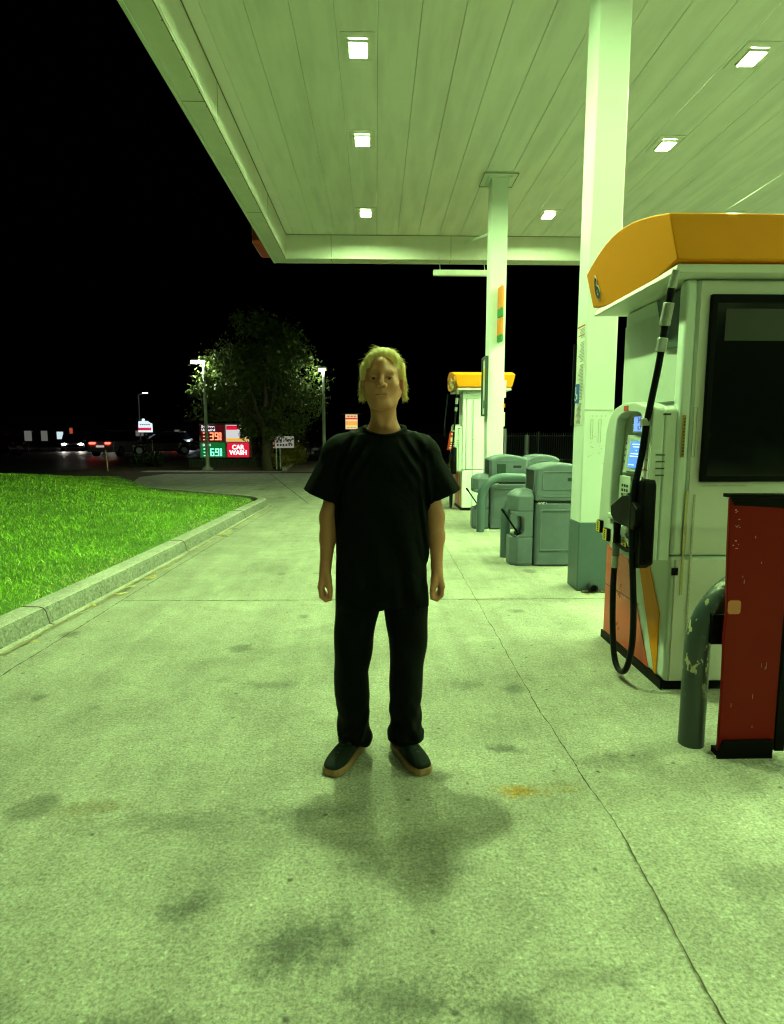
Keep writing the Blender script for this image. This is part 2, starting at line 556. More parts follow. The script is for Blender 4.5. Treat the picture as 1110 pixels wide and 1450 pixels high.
# grass blades
def grass():
    pts = []
    N = 1500000
    x = RNG.uniform(-22, -2.35, N)
    y = RNG.uniform(1.2, 20.5, N)
    h, d = lawn_h(x, y)
    px = 532 + 860 * x / np.maximum(y, .1)
    ok = (d > -.02) & (px > -90)
    dist = np.sqrt(x * x + y * y)
    ok &= RNG.uniform(0, 1, N) < np.clip((5.2 / dist) ** 2, 0, 1) * .85
    ok &= ~((d < .35) & (RNG.uniform(0, 1, N) < .45 * (1 - d / .35)))
    x, y, h, d, dist = x[ok], y[ok], h[ok], d[ok], dist[ok]
    n = len(x)
    print('blades', n)
    a = RNG.uniform(0, 2 * np.pi, n)
    w = (.0024 + .00062 * dist) * RNG.uniform(.7, 1.3, n)
    hh = RNG.uniform(.02, .05, n) * np.where(d < .3, .7, 1.0)
    lean = RNG.uniform(.01, .06, n)
    la = RNG.uniform(0, 2 * np.pi, n)
    v = np.zeros((n, 5, 3), np.float32)
    ca, sa = np.cos(a), np.sin(a)
    lx, ly = np.cos(la) * lean, np.sin(la) * lean
    for k, (s, t) in enumerate(((-1, 0), (1, 0), (.8, .55), (-.8, .55), (0, 1))):
        v[:, k, 0] = x + ca * w * s * .5 + lx * t * t
        v[:, k, 1] = y + sa * w * s * .5 + ly * t * t
        v[:, k, 2] = h - .004 + hh * t
    me = bpy.data.meshes.new("grass")
    me.vertices.add(n * 5)
    me.vertices.foreach_set('co', v.ravel())
    base = (np.arange(n) * 5)[:, None]
    quad = base + np.array([0, 1, 2, 3])
    tri = base + np.array([3, 2, 4])
    loops = np.concatenate([quad, tri], 1).ravel()
    me.loops.add(n * 7)
    me.loops.foreach_set('vertex_index', loops.astype(np.int32))
    me.polygons.add(n * 2)
    st = ((np.arange(n) * 7)[:, None] + np.array([0, 4])).ravel()
    me.polygons.foreach_set('loop_start', st.astype(np.int32))
    me.update(calc_edges=True)
    dry = (RNG.uniform(0, 1, n) < np.clip(.75 - d / .5, 0, .7) * (.5 + .5 * np.sin(y * 2.3 + 1))).astype(np.float32)
    at = me.attributes.new("dry", 'FLOAT', 'POINT')
    at.data.foreach_set('value', np.repeat(dry, 5))
    m, nt, b = new_mat("grass_blade")
    Nn, L = nt.nodes, nt.links
    tc = Nn.new("ShaderNodeTexCoord")
    n1 = Nn.new("ShaderNodeTexNoise"); n1.inputs["Scale"].default_value = 1.3; n1.inputs["Detail"].default_value = 6
    n2 = Nn.new("ShaderNodeTexWhiteNoise")
    geo = Nn.new("ShaderNodeNewGeometry")
    L.new(tc.outputs["Object"], n1.inputs["Vector"])
    L.new(geo.outputs["Random Per Island"], n2.inputs["Vector"])
    cr = Nn.new("ShaderNodeValToRGB")
    cr.color_ramp.elements[0].color = (.22, .46, .008, 1)
    cr.color_ramp.elements[1].color = (.52, .82, .03, 1)
    e = cr.color_ramp.elements.new(.90); e.color = (.34, .66, .03, 1)
    cr.color_ramp.elements[-1].color = (.85, .92, .36, 1)
    L.new(geo.outputs["Random Per Island"], cr.inputs[0])
    mx = Nn.new("ShaderNodeMixRGB"); mx.blend_type = 'MULTIPLY'; mx.inputs[0].default_value = 1
    mr = Nn.new("ShaderNodeMapRange"); mr.inputs[1].default_value = .3; mr.inputs[2].default_value = .7; mr.inputs[3].default_value = .55; mr.inputs[4].default_value = 1.2
    L.new(n1.outputs["Fac"], mr.inputs[0]); L.new(cr.outputs[0], mx.inputs[1]); L.new(mr.outputs[0], mx.inputs[2])
    ga = Nn.new("ShaderNodeAttribute"); ga.attribute_name = "dry"
    md_ = Nn.new("ShaderNodeMixRGB"); md_.inputs[2].default_value = (.50, .46, .18, 1)
    L.new(ga.outputs["Fac"], md_.inputs[0]); L.new(mx.outputs[0], md_.inputs[1])
    L.new(md_.outputs[0], b.inputs["Base Color"])
    b.inputs["Roughness"].default_value = .4
    b.inputs["Specular IOR Level"].default_value = .5
    me.materials.append(m)
    o = bpy.data.objects.new("grass", me)
    COL.objects.link(o)
    tag(o, "short bright green lawn grass growing behind the kerb", "grass", kind='stuff')
grass()

# ------------------------------------------------------------------ canopy
CZ = 5.45          # ceiling height
FZ = 4.98          # bottom of the fascia
canopy = thing("canopy", (-1.8, 13, FZ), "white flat canopy roof of metal planks with deep fascia over the forecourt", "canopy")
m = MB()
x = -1.81
lines = [-.3875 + .4217 * k for k in range(-3, 40)]
xs = [-1.81] + lines
for a, b in zip(xs[:-1], xs[1:]):
    m.box(a + .002, b - .002, -13, 13.0, CZ, CZ + .03)
m.build("ceiling_planks", ceilw, canopy, bevel=.004, seg=1)
box(-1.82, 19.0, -13, 13.0, CZ + .034, CZ + .06).build("plank_backing", M("plank_gap", (.30, .30, .24), .9), canopy)
fas = MB()
fas.box(-2.10, -1.82, -13, 13.29, FZ, FZ + .02)              # bottom flange on the left
fas.box(-1.84, -1.815, -13, 13.0, FZ + .022, CZ + .05)       # inner face on the left
fas.box(-2.12, -2.098, -13, 13.31, FZ - .012, 6.05)          # outer face on the left
fas.box(-1.815, 19.0, 13.0, 13.29, FZ, FZ + .02)
fas.box(-1.84, 19.0, 13.0, 13.02, FZ + .022, CZ + .05)
fas.box(-2.096, 19.0, 13.292, 13.31, FZ - .012, 6.05)
fas.box(-2.09, 19.0, -13, 13.28, 6.0, 6.04)
fas.build("fascia", M("fascia_paint", (.72, .72, .66), .5, var=.10, vs=1.7, bump=.05, bs=8), canopy)
seam = MB()
for yy in (-2, 2.6, 7.1, 10.4):
    seam.box(-2.097, -1.822, yy, yy + .008, FZ - .003, FZ)
    seam.box(-1.814, -1.811, yy + .5, yy + .506, FZ + .03, CZ - .005)
for xx in (-.9, 1.55, 4.3, 7):
    seam.box(xx, xx + .008, 12.994, 12.998, FZ + .03, CZ - .005)
    seam.box(xx, xx + .008, 13.01, 13.28, FZ - .003, FZ)
seam.box(-1.813, 18.9, 12.99, 12.999, CZ - .012, CZ - .002)
seam.box(-1.812, -1.802, -13, 12.99, CZ - .010, CZ - .001)
seam.box(-1.835, -1.827, -13, 13.0, FZ - .004, FZ - .001)
for k in range(60):
    yy = -4 + k * .28
    seam.box(-1.846, -1.834, yy, yy + .012, FZ - .006, FZ - .002)
for k in range(30):
    xx = -1.6 + k * .4
    seam.box(xx, xx + .012, 13.005, 13.02, FZ - .006, FZ - .002)
seam.build("seams", M("seam_dirt", (.16, .15, .08), .9), canopy)
# drip rails under the outer edge
MB().box(-2.098, -2.07, -13, 13.28, FZ - .03, FZ - .012).build("drip_edge", white, canopy)

housing_m = M("lamp_housing", (.82, .82, .78), .4, var=.03)
def lamp(x, y, label):
    t = thing("canopy_lamp", (x, y, CZ), label, "ceiling lamp", "square lamps recessed in the canopy ceiling")
    z = CZ
    MB().ringplate([(x - .175, y - .24), (x + .175, y - .24), (x + .175, y + .24), (x - .175, y + .24)],
                   [(x - .095, y - .15), (x + .095, y - .15), (x + .095, y + .15), (x - .095, y + .15)], 'z', z - .012, z - .002).build("housing", housing_m, t, bevel=.003)
    MB().ringplate([(x - .100, y - .138), (x + .100, y - .138), (x + .100, y + .138), (x - .100, y + .138)],
                   [(x - .092, y - .125), (x + .092, y - .125), (x + .092, y + .125), (x - .092, y + .125)], 'z', z - .044, z - .012).build("lens_frame", M("lens_frame_metal", (.75, .76, .72), .5), t)
    bars = MB()
    for k in range(4):
        bars.box(x - .076 + k * .0425, x - .076 + k * .0425 + .025, y - .095, y + .095, z - .018, z - .010)
    k_ = 2.8 if (x > 8 and y > 3) else 1.0 if x > 8 else 1.5 if x > 6 else .45 if (x > 4 and y < 3) else .8 if (x > 4 and y < 5) else 2.0 if (x < 0 and y < 5) else .95  # outer lamps boosted to brighten the ceiling, nearer ones weighted for shadow contrast
    bars.build("lens", EM("lamp_lens_%d" % (k_ * 10), LAMP_COL, LAMP_L * k_), t)
    return t
lamp(-.20, 3.95, "lamp in the left lamp row, the one above the top edge of the view")
lamp(-.17, 6.93, "largest glowing square lamp of the left row, nearest the viewer")
lamp(-.17, 8.93, "middle glowing square lamp of the left row on the canopy ceiling")
lamp(-.17, 11.72, "smallest glowing lamp of the left row, near the far fascia")
lamp(4.04, 6.97, "bright lamp at the upper right corner of the canopy ceiling")
lamp(4.06, 8.96, "glowing lamp right of the near column, middle of the right row")
lamp(3.19, 11.72, "glowing lamp between the two columns near the far fascia")
lamp(6.57, 11.72, "lamp peeking just above the orange top of the near pump")
lamp(4.04, 4.55, "lamp of the right row hidden above the near pump")
for bx_, by_, where in ((8.5, -2.8, "right lane, behind the viewer"), (12.5, 1.5, "outer lane, beside the viewer"), (12.5, -3.5, "outer lane, behind the viewer"), (6.57, 8.95, "pump lane row, middle"), (6.57, 6.9, "pump lane row, nearer"), (6.57, 4.4, "pump lane row, beside the near pump"), (10.6, 10.8, "next lane, far"), (16.2, 3, "outermost lane"), (16.2, 8, "outermost lane, far"), (12.5, -8, "outer lane, last"),
                         (-.17, -9, "left row"), (4.04, -9, "middle row"), (8.5, -8, "right row"), (4.04, -12, "middle row, last"), (-.17, -12, "left row, last")):  # unseen lamps added so that bounced light brightens the ceiling
    lamp(bx_, by_, "added unseen canopy lamp for ceiling bounce, in the " + where)
lamp(4.04, 2.5, "lamp of the right row above the red board, out of view")
lamp(8.5, 1.8, "added lamp far to the right, unseen, for ceiling bounce")  # this and the lamps below are added out of view to raise ceiling bounce
lamp(12.5, 8.9, "added unseen lamp on the right, far over the next lane")
lamp(12.5, 5.0, "added unseen lamp on the right, nearer over the next lane")
lamp(8.5, 8.9, "added unseen lamp far to the right over the neighbouring pump lane")
lamp(8.5, 5.0, "added unseen lamp far to the right, nearer over the neighbouring pump lane")

# red sign box on the outer corner of the fascia
rs = thing("fascia_sign", (-2.2, 12.3, 5.2), "red sign box fixed outside the far left corner of the canopy", "sign")
MB().prism([(12.0, 5.02), (12.05, 4.97), (12.95, 4.97), (13.0, 5.02), (13.0, 5.7), (12.0, 5.7)], 'x', -2.29, -2.125).build("sign_box", M("red_sign_box", (.45, .05, .03), .4), rs, bevel=.01)
MB().prism([(12.02, 5.03), (12.06, 4.99), (12.93, 4.99), (12.98, 5.03), (12.98, 5.68), (12.02, 5.68)], 'x', -2.31, -2.293).build("sign_rim", M("sign_rim", (.6, .3, .12), .4), rs)

# hanging sign bar under the far fascia
hb = thing("hanging_sign", (1.6, 12.9, 4.55), "long white bar hanging under the far fascia beside the far column", "sign")
box(1.16, 2.3, 12.6, 12.68, 4.57, 4.68).build("sign_board", M("bar_paint", (.50, .52, .46), .5), hb, bevel=.008)
for xx in (1.3, 2.2):
    MB().cyl((xx, 12.64, 4.68), (xx, 12.9, 5.0), .008, n=6).build("hanger", steel, hb)

# columns
def column(x, y, w, label, ztop=CZ):
    t = thing("canopy_column", (x + w / 2, y + w / 2, 0), label, "column", "square columns holding the canopy")
    box(x, x + w, y, y + w, .62, ztop).build("shaft", white, t, bevel=.012, seg=3)
    MB().box(x - .006, x + w + .006, y - .006, y + w + .006, 0, .635).build("base_cladding", greenp, t, bevel=.012, seg=3)
    return t
c1 = column(1.83, 5.36, .27, "nearest white column with green base and printed notices on its left side")
# stickers on the left face of the near column
st = MB()
st.box(1.8255, 1.8275, 5.39, 5.60, 1.50, 2.40)
stick = st.build("notice_sheet", paper, c1)
tx = MB()
for k in range(46):
    z = 2.34 - k * .0125 - (.03 if k > 6 else 0) - (.02 if k > 20 else 0)
    a = random.uniform(.03, .10)
    tx.box(1.8235, 1.8253, 5.41, 5.58 - a, z, z + .005)
for k in range(18):
    z = 1.69 - k * .0105
    tx.box(1.8235, 1.8253, 5.42 + random.uniform(0, .03), 5.56 - random.uniform(0, .05), z, z + .005)
tx.build("small_print", M("faded_ink", (.28, .29, .27), .7), stick)
MB().box(1.8233, 1.8252, 5.40, 5.59, 2.36, 2.372).box(1.8233, 1.8252, 5.40, 5.57, 2.285, 2.29).build("red_rule", redink, stick)
blue_m = M("access_blue", (.02, .10, .42), .45)
wc = MB().prism(rrect(5.49, 5.63, 1.70, 1.87, .012), 'x', 1.8215, 1.8250).build("access_sign", blue_m, c1)
w_ = MB()
w_.sphere((1.820, 5.575, 1.835), (.002, .013, .013), 10, 6)
w_.box(1.819, 1.8212, 5.563, 5.580, 1.775, 1.825)
w_.box(1.819, 1.8212, 5.535, 5.575, 1.768, 1.780)
w_.box(1.819, 1.8212, 5.528, 5.540, 1.735, 1.775)
ro = arc(5.572, 1.755, .034, 100, 330, 14)
ri = arc(5.572, 1.755, .023, 100, 330, 14)
n = len(ro)
w_.add([(1.8195, *p) for p in ro] + [(1.8195, *p) for p in ri], [(i, i + 1, n + i + 1, n + i) for i in range(n - 1)])
w_.build("wheelchair_symbol", white, wc)
MB().box(1.8240, 1.8275, 5.60, 5.645, 1.53, 1.58).build("brown_sticker", M("brown_sticker", (.22, .14, .06), .6), c1)
pf = MB().box(1.80, 1.828, 5.605, 5.625, 1.5, 2.23).build("poster_edge", black, c1)
# tape residue on the front of the near column
res = MB()
res.ringplate(rrect(1.893, 1.915, 1.38, 1.55, .004), rrect(1.896, 1.912, 1.383, 1.547, .003), 'y', 5.357, 5.3595)
res.ringplate(rrect(1.963, 1.988, 1.35, 1.55, .004), rrect(1.966, 1.985, 1.353, 1.547, .003), 'y', 5.357, 5.3595)
for k in range(4):
    res.cyl((1.905 + k * .04, 5.352, 1.58), (1.905 + k * .04, 5.36, 1.58), .004, n=8)
for k in range(22):
    xx, zz = random.uniform(1.88, 2.06), random.uniform(1.15, 1.42)
    res.box(xx, xx + random.uniform(.003, .012), 5.3575, 5.3595, zz, zz + random.uniform(.002, .006))
res.box(1.832, 2.095, 5.3572, 5.3595, 1.632, 1.635)
res.build("tape_residue", M("tape_residue", (.48, .47, .36), .7, var=.3, vs=60), c1)
dp = MB().tube([(1.955, 5.40, .05), (1.955, 5.27, .045)], .038, n=14, cap=False).tube([(1.955, 5.27, .045), (1.955, 5.40, .05)], .030, n=14, cap=False)
dp.build("drain_pipe", M("pipe_iron", (.03, .035, .033), .6), c1, smooth=True)
MB().tube([(1.955, 5.38, .05), (1.955, 5.30, .046)], .0295, n=14).build("drain_mouth", blackm, c1)
dirt = MB()
for k in range(50):
    a = random.uniform(0, 1)
    xx, yy = 1.85 + .25 * a, 5.345 + random.uniform(-.05, .01)
    s_ = random.uniform(.005, .022)
    dirt.sphere((xx, yy, s_ * .25), (s_, s_, s_ * .5), 6, 4)
tag(dirt.build("dirt_pile", soil, None, origin=(1.97, 5.33, 0)), "crumbs of dirt gathered at the foot of the near column", "dirt", kind='stuff')

c2 = column(1.83, 10.06, .27, "far white column carrying orange and green signs and a poster frame")
MB().box(1.70, 2.23, 9.93, 10.46, CZ - .02, CZ - .004).box(1.78, 2.15, 10.01, 10.38, CZ - .05, CZ - .021).build("cap_plate", white, c2, bevel=.004)
sm = MB()
for a, b in (((1.695, 9.925), (2.235, 9.931)), ((1.695, 10.457), (2.235, 10.463)), ((1.695, 9.925), (1.701, 10.463)), ((2.229, 9.925), (2.235, 10.463))):
    sm.box(a[0], b[0], a[1], b[1], CZ - .03, CZ - .021)
sm.build("cap_seam", M("seam_dirt"), c2)
MB().tube([(1.86, 10.2, 4.62), (1.86, 12.95, 5.30)], .028, n=8).build("brace", white, c2)
orange = M("orange_sign", (.85, .24, .006), .4)
greens = M("green_sign", (.005, .22, .04), .4)
def flagsign(z0, z1, wide):
    g = z0 + (z1 - z0) * .27
    up = MB().prism([(1.965, 10.058), (1.985, 9.80), (2.035, 9.92), (2.035, 10.058)], 'z', g, z1).build("flag_sign", orange, c2)
    MB().prism([(1.964, 10.058), (1.984, 9.80), (2.034, 9.92), (2.034, 10.058)], 'z', z0, g - .001).build("green_band", greens, up)
    if wide:
        MB().add([(2.0, 9.84, g + .05), (2.028, 9.905, g + .05), (2.028, 9.905, z1 - .08), (2.0, 9.84, z1 - .08)], [(0, 1, 2, 3)]).build("pale_print", paper, up)
flagsign(3.28, 3.74, True)
flagsign(2.90, 3.25, False)
fr = MB().ringplate([(10.0, 1.72), (10.36, 1.72), (10.36, 2.68), (10.0, 2.68)], [(10.03, 1.75), (10.33, 1.75), (10.33, 2.65), (10.03, 2.65)], 'x', 1.775, 1.826).build("poster_frame", M("frame_dark", (.03, .05, .04), .4), c2)
po = MB().box(1.80, 1.82, 10.028, 10.332, 1.748, 2.652).build("poster", paper, fr)
MB().box(1.797, 1.7995, 10.06, 10.30, 2.3, 2.5).build("yellow_print", yellowl, po)
MB().box(1.797, 1.7995, 10.08, 10.28, 1.85, 1.98).build("teal_print", M("teal_print", (.02, .2, .18), .5), po)
bt = MB()
for xx, zz in ((1.90, 2.16), (2.04, 2.16), (1.96, 1.95), (1.97, .95)):
    bt.cyl((xx, 10.05, zz), (xx, 10.06, zz), .006, n=8)
bt.build("bolt", steel, c2)
# small notices on the right side of the far column
nt_ = MB().box(2.102, 2.14, 10.08, 10.2, 2.02, 2.30).build("side_notice", paper, c2)
MB().box(2.102, 2.13, 10.08, 10.2, 1.86, 1.92).build("side_notice", orange, c2)
MB().box(2.102, 2.13, 10.08, 10.2, 1.55, 1.78).build("side_notice", paper, c2)

# ------------------------------------------------------------------ fuel pumps
blue_em = EM("screen_blue", (.10, .32, .95), 1.1)
blue_em2 = EM("display_blue", (.22, .42, 1.0), 1.0)
scr_txt = EM("screen_text", (.75, .9, 1.0), 1.2)
glass_b = M("black_glass", (.004, .005, .005), .09, var=.05, spec=.55)
val_white = M("valance_soffit", (.74, .76, .70), .4, var=.03)

def pump(oy, label, near):
    t = thing("fuel_pump", (1.95, oy + 3.6, 0), label, "fuel pump", "fuel pumps on the island")
    Y = lambda y: y + oy
    # body: lower part flush, upper part set back behind a corner post
    b = MB()
    b.box(1.60, 2.36, Y(3.20), Y(4.12), .05, .76)
    b.box(1.665, 2.36, Y(3.20), Y(4.12), .765, 2.21)
    b.box(1.60, 1.662, Y(3.20), Y(3.275), .765, 2.21)
    body = b.build("cabinet", white, t, bevel=.018, seg=3)
    if near:
        MB().box(1.672, 2.352, Y(3.1925), Y(3.1985), .78, 2.20).box(1.625, 2.352, Y(3.1925), Y(3.1985), .06, .745).build("end_door", M("door_dimmed", (.72, .70, .66), .32, var=.05, vs=2), t, bevel=.002)  # own paint, slightly darker than the cabinet, to dim this end
    box(1.61, 2.35, Y(3.215), Y(4.11), 0, .048).build("plinth", blackm, t)
    MB().box(1.655, 1.663, Y(3.30), Y(4.10), 1.60, 2.12).build("recess_panel", cream, t, bevel=.01)
    # hood where the hose leaves, top of the side
    MB().prism([(Y(3.30), 2.19), (Y(3.62), 2.19), (Y(3.55), 2.02), (Y(3.50), 1.90), (Y(3.30), 1.88)], 'x', 1.635, 1.664).build("hose_recess", M("recess_dark", (.05, .085, .065), .5), t, bevel=.006)
    # valance: lens shaped end panels
    pts = []
    for i in range(13):
        a = i / 12
        pts.append((3.08 + 1.17 * a, 2.49 + .095 * math.sin(math.pi * a)))
    for i in range(13):
        a = 1 - i / 12
        pts.append((3.08 + 1.17 * a, 2.275 - .055 * math.sin(math.pi * a)))
    vm = MB()
    L_ = [(1.43 + (2.49 - z) * .26, Y(y), z) for y, z in pts]
    R_ = [(2.53 - (2.49 - z) * .26, Y(y), z) for y, z in pts]
    n = len(pts)
    vm.add(L_ + R_, [tuple(range(n)), tuple(range(2 * n - 1, n - 1, -1))] + [(i, n + i, n + (i + 1) % n, (i + 1) % n) for i in range(n)])
    vmat = [yellow]
    val = vm.build("valance", vmat, t, bevel=.006)
    MB().prism([(1.485, 2.215), (2.475, 2.215), (2.46, 2.26), (1.50, 2.26)], 'y', Y(3.10), Y(4.23)).build("soffit", val_white, t, bevel=.006)
    if near:
        sl = math.degrees(math.atan(.26))
        text("pump_number", "6", .19, (1.4585, Y(4.11), 2.365), (104.6, 0, -90), paper, val, .001, .011, sx=.8)
        text("pump_number_ink", "6", .19, (1.4555, Y(4.11), 2.365), (104.6, 0, -90), ink, val, .001, .003, sx=.8)
    else:
        stp = []
        for k in range(10):
            r_ = .125 if k % 2 == 0 else .07
            a = R(90 + 36 * k)
            stp.append((Y(3.65) + r_ * 1.5 * math.cos(a), 2.38 + r_ * math.sin(a)))
        MB().prism(stp, 'x', 1.425, 1.47).build("star_emblem", M("emblem_tan", (.55, .48, .26), .5), val)
        MB().ringplate([(Y(3.65) + .545 * math.cos(2 * math.pi * k / 24), 2.383 + .155 * math.sin(2 * math.pi * k / 24)) for k in range(24)],
                       [(Y(3.65) + .49 * math.cos(2 * math.pi * k / 24), 2.383 + .135 * math.sin(2 * math.pi * k / 24)) for k in range(24)], 'x', 1.43, 1.5).build("emblem_rim", M("rim_orange", (.55, .25, .02), .45), val)
    # end face: dark screen
    if near:
        fr_ = MB().ringplate([(1.72, 1.17), (2.34, 1.17), (2.34, 2.13), (1.72, 2.13)], [(1.75, 1.205), (2.31, 1.205), (2.31, 2.09), (1.75, 2.09)], 'y', Y(3.165), Y(3.191)).build("media_frame", black, t, bevel=.004)
        MB().box(1.748, 2.312, Y(3.176), Y(3.190), 1.203, 2.092).build("media_screen", glass_b, fr_)
        MB().box(1.80, 2.31, Y(3.1745), Y(3.1755), 1.90, 2.06).build("faint_rectangle", M("faint_rectangle", (.010, .014, .002), .4), fr_)  # faint olive rectangle on the upper part of the screen
        MB().box(1.615, 1.632, Y(3.1885), Y(3.1915), 1.30, 1.52).build("warning_label", M("label_amber", (.35, .22, .05), .6), t)
        lb = MB()
        for k in range(12):
            lb.box(1.621, 1.629, Y(3.1865), Y(3.1880), 1.31 + k * .017, 1.31 + k * .017 + random.uniform(.006, .013))
        lb.build("label_print", ink, t)
        MB().ringplate([(1.672, 1.30), (1.692, 1.30), (1.692, 1.56), (1.672, 1.56)], [(1.675, 1.303), (1.689, 1.303), (1.689, 1.557), (1.675, 1.557)], 'y', Y(3.1885), Y(3.1915)).build("tape_outline", M("tape_residue"), t)
        MB().box(1.74, 1.98, Y(3.1890), Y(3.1915), 1.145, 1.149).box(1.70, 1.71, Y(3.1890), Y(3.1915), .3, 1.1).build("tape_stain", M("tape_residue"), t)
        MB().box(1.655, 1.668, Y(3.1890), Y(3.1915), .55, 1.12).build("tape_stain", M("tape_amber", (.50, .44, .20), .7, var=.3, vs=40), t)
        MB().box(1.603, 1.637, Y(3.185), Y(3.1915), .66, .70).build("latch", black, t)
    else:
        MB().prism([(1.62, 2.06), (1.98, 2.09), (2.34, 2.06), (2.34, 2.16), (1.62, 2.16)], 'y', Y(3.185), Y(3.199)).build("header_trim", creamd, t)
        MB().cyl((1.80, Y(3.19), 1.33), (1.80, Y(3.2), 1.33), .012, n=8).build("lock", redink, t)
        MB().box(1.79, 1.803, Y(3.188), Y(3.1992), .05, 2.05).build("door_seam", creamd, t)
    # side base panel with red and yellow stripes
    rp = MB().prism([(Y(4.09), .06), (Y(4.09), .74), (Y(3.80), .74), (Y(3.385), .06)], 'x', 1.594, 1.5985).build("red_side_panel", M("side_red", (.60, .070, .028), .3, var=.05), t)
    MB().box(1.5925, 1.5938, Y(3.55), Y(4.085), .39, .395).build("panel_joint", ink, rp)
    MB().prism([(Y(3.62), .74), (Y(3.48), .72), (Y(3.285), .42), (Y(3.285), .06), (Y(3.31), .06)], 'x', 1.594, 1.5985).build("yellow_stripe", yellow, t)
    MB().box(1.588, 1.5985, Y(3.21), Y(4.12), .0, .055).build("side_plinth", black, t)
    # console
    con = [(3.21, .735), (3.45, .70), (3.70, .715), (3.90, .78), (3.925, .86), (3.90, 1.15), (3.86, 1.44), (3.82, 1.52), (3.74, 1.575), (3.60, 1.605), (3.44, 1.60), (3.33, 1.575), (3.24, 1.568), (3.21, 1.55)]
    con = [(Y(a), b_) for a, b_ in con]
    cons = MB().prism(con, 'x', 1.53, 1.598).build("console", cream, t, bevel=.012, seg=3)
    inn = [(3.36, .90), (3.44, .87), (3.62, .88), (3.74, .90), (3.745, 1.0), (3.735, 1.2), (3.70, 1.46), (3.68, 1.515), (3.62, 1.54), (3.52, 1.55), (3.42, 1.545), (3.37, 1.535), (3.345, 1.51), (3.345, 1.2)]
    inn = [(Y(a), b_) for a, b_ in inn]
    MB().ringplate(con, inn, 'x', 1.465, 1.528).build("console_frame", cream, cons, bevel=.010, seg=3)
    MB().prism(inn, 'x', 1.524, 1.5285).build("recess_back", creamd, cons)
    dsp = MB().box(1.492, 1.523, Y(3.35), Y(3.53), 1.43, 1.525).build("display_box", cream, cons, bevel=.004)
    MB().box(1.488, 1.4915, Y(3.355), Y(3.50), 1.437, 1.519).build("price_display", blue_em2, dsp)
    if near:
        text("display_digits", "345", .046, (1.4865, Y(3.415), 1.497), (90, 0, -90), ink, dsp, .0005)
        text("display_digits", "0.70", .034, (1.4865, Y(3.415), 1.455), (90, 0, -90), ink, dsp, .0005)
    vs_ = MB()
    for k in range(6):
        vs_.box(1.489, 1.4915, Y(3.512), Y(3.524), 1.44 + k * .013, 1.446 + k * .013)
    vs_.build("speaker_slots", ink, dsp)
    bez = MB().prism([(Y(3.37), 1.19), (Y(3.66), 1.19), (Y(3.61), 1.415), (Y(3.37), 1.415)], 'x', 1.502, 1.523).build("screen_bezel", cream, cons, bevel=.004)
    MB().prism([(Y(3.40), 1.225), (Y(3.592), 1.225), (Y(3.553), 1.38), (Y(3.40), 1.38)], 'x', 1.4995, 1.5015).build("touch_screen", blue_em, bez)
    tl = MB()
    for z, a, b_ in ((1.36, 3.43, 3.53), (1.345, 3.43, 3.52), (1.325, 3.47, 3.48), (1.305, 3.43, 3.55), (1.29, 3.43, 3.56), (1.24, 3.5, 3.575)):
        tl.box(1.498, 1.4992, Y(a), Y(b_), z, z + .006)
    tl.build("screen_text", scr_txt, bez)
    for k in range(4):
        MB().box(1.499, 1.5015, Y(3.612 + k * .008), Y(3.624 + k * .008), 1.36 - k * .036, 1.372 - k * .036).build("soft_key", ink, bez)
    MB().box(1.499, 1.5015, Y(3.38), Y(3.60), 1.198, 1.204).build("bezel_slot", ink, bez)
    pad = MB().box(1.508, 1.523, Y(3.56), Y(3.72), .98, 1.17).build("keypad", cream, cons, bevel=.003)
    ky = MB()
    for i in range(3):
        for j in range(4):
            ky.box(1.505, 1.5075, Y(3.585 + i * .035), Y(3.605 + i * .035), 1.02 + j * .028, 1.036 + j * .028)
    ky.build("key", ink, pad)
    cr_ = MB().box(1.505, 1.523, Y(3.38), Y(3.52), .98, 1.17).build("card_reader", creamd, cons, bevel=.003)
    MB().box(1.502, 1.5045, Y(3.385), Y(3.41), 1.05, 1.16).build("red_label", redink, cr_)
    MB().box(1.502, 1.5045, Y(3.412), Y(3.43), 1.03, 1.12).build("card_slot", ink, cr_)
    tr = MB().box(1.45, 1.523, Y(3.60), Y(3.74), .905, .935).build("receipt_slot", cream, cons, bevel=.006)
    MB().sphere((1.49, Y(3.66), .86), (.03, .05, .055), 12, 8).build("receipt_cover", M("receipt_blue", (.20, .28, .45), .3), cons, smooth='all')
    for k, (yy, zz) in enumerate(((3.86, .83), (3.74, .795), (3.58, .785), (3.44, .785))):
        g = MB().prism([(zz - .04, 0), (zz + .035, 0), (zz + .045, .02), (zz - .03, .02)], 'y', Y(yy - .03), Y(yy + .03))
        g = MB()
        g.box(1.44, 1.466, Y(yy - .032), Y(yy + .032), zz - .04, zz + .04)
        btn = g.build("grade_button", black, cons, bevel=.006)
        MB().box(1.4375, 1.4395, Y(yy - .028), Y(yy + .028), zz - .034, zz + .036).build("grade_label", yellowl, btn)
        pr_ = MB()
        for q in range(5):
            pr_.box(1.436, 1.4373, Y(yy - .012), Y(yy + .012), zz - .026 + q * .012, zz - .026 + q * .012 + .007)
        pr_.build("grade_print", ink, btn)
    lg = MB().box(1.4615, 1.4645, Y(3.53), Y(3.59), 1.555, 1.585).build("maker_badge", redink, cons)
    ins = MB().box(1.4615, 1.4645, Y(3.225), Y(3.335), 1.02, 1.53).build("instruction_strip", paper, cons)
    it = MB(); ir = MB()
    for k in range(8):
        for q in range(4):
            if random.random() < .7:
                (ir if 3 <= k <= 4 else it).box(1.4595, 1.4612, Y(3.235 + q * .024), Y(3.252 + q * .024), 1.06 + k * .055, 1.06 + k * .055 + random.choice((.006, .012, .02)))
    it.build("instruction_print", ink, ins); ir.build("warning_print", redink, ins)
    sl_ = MB()
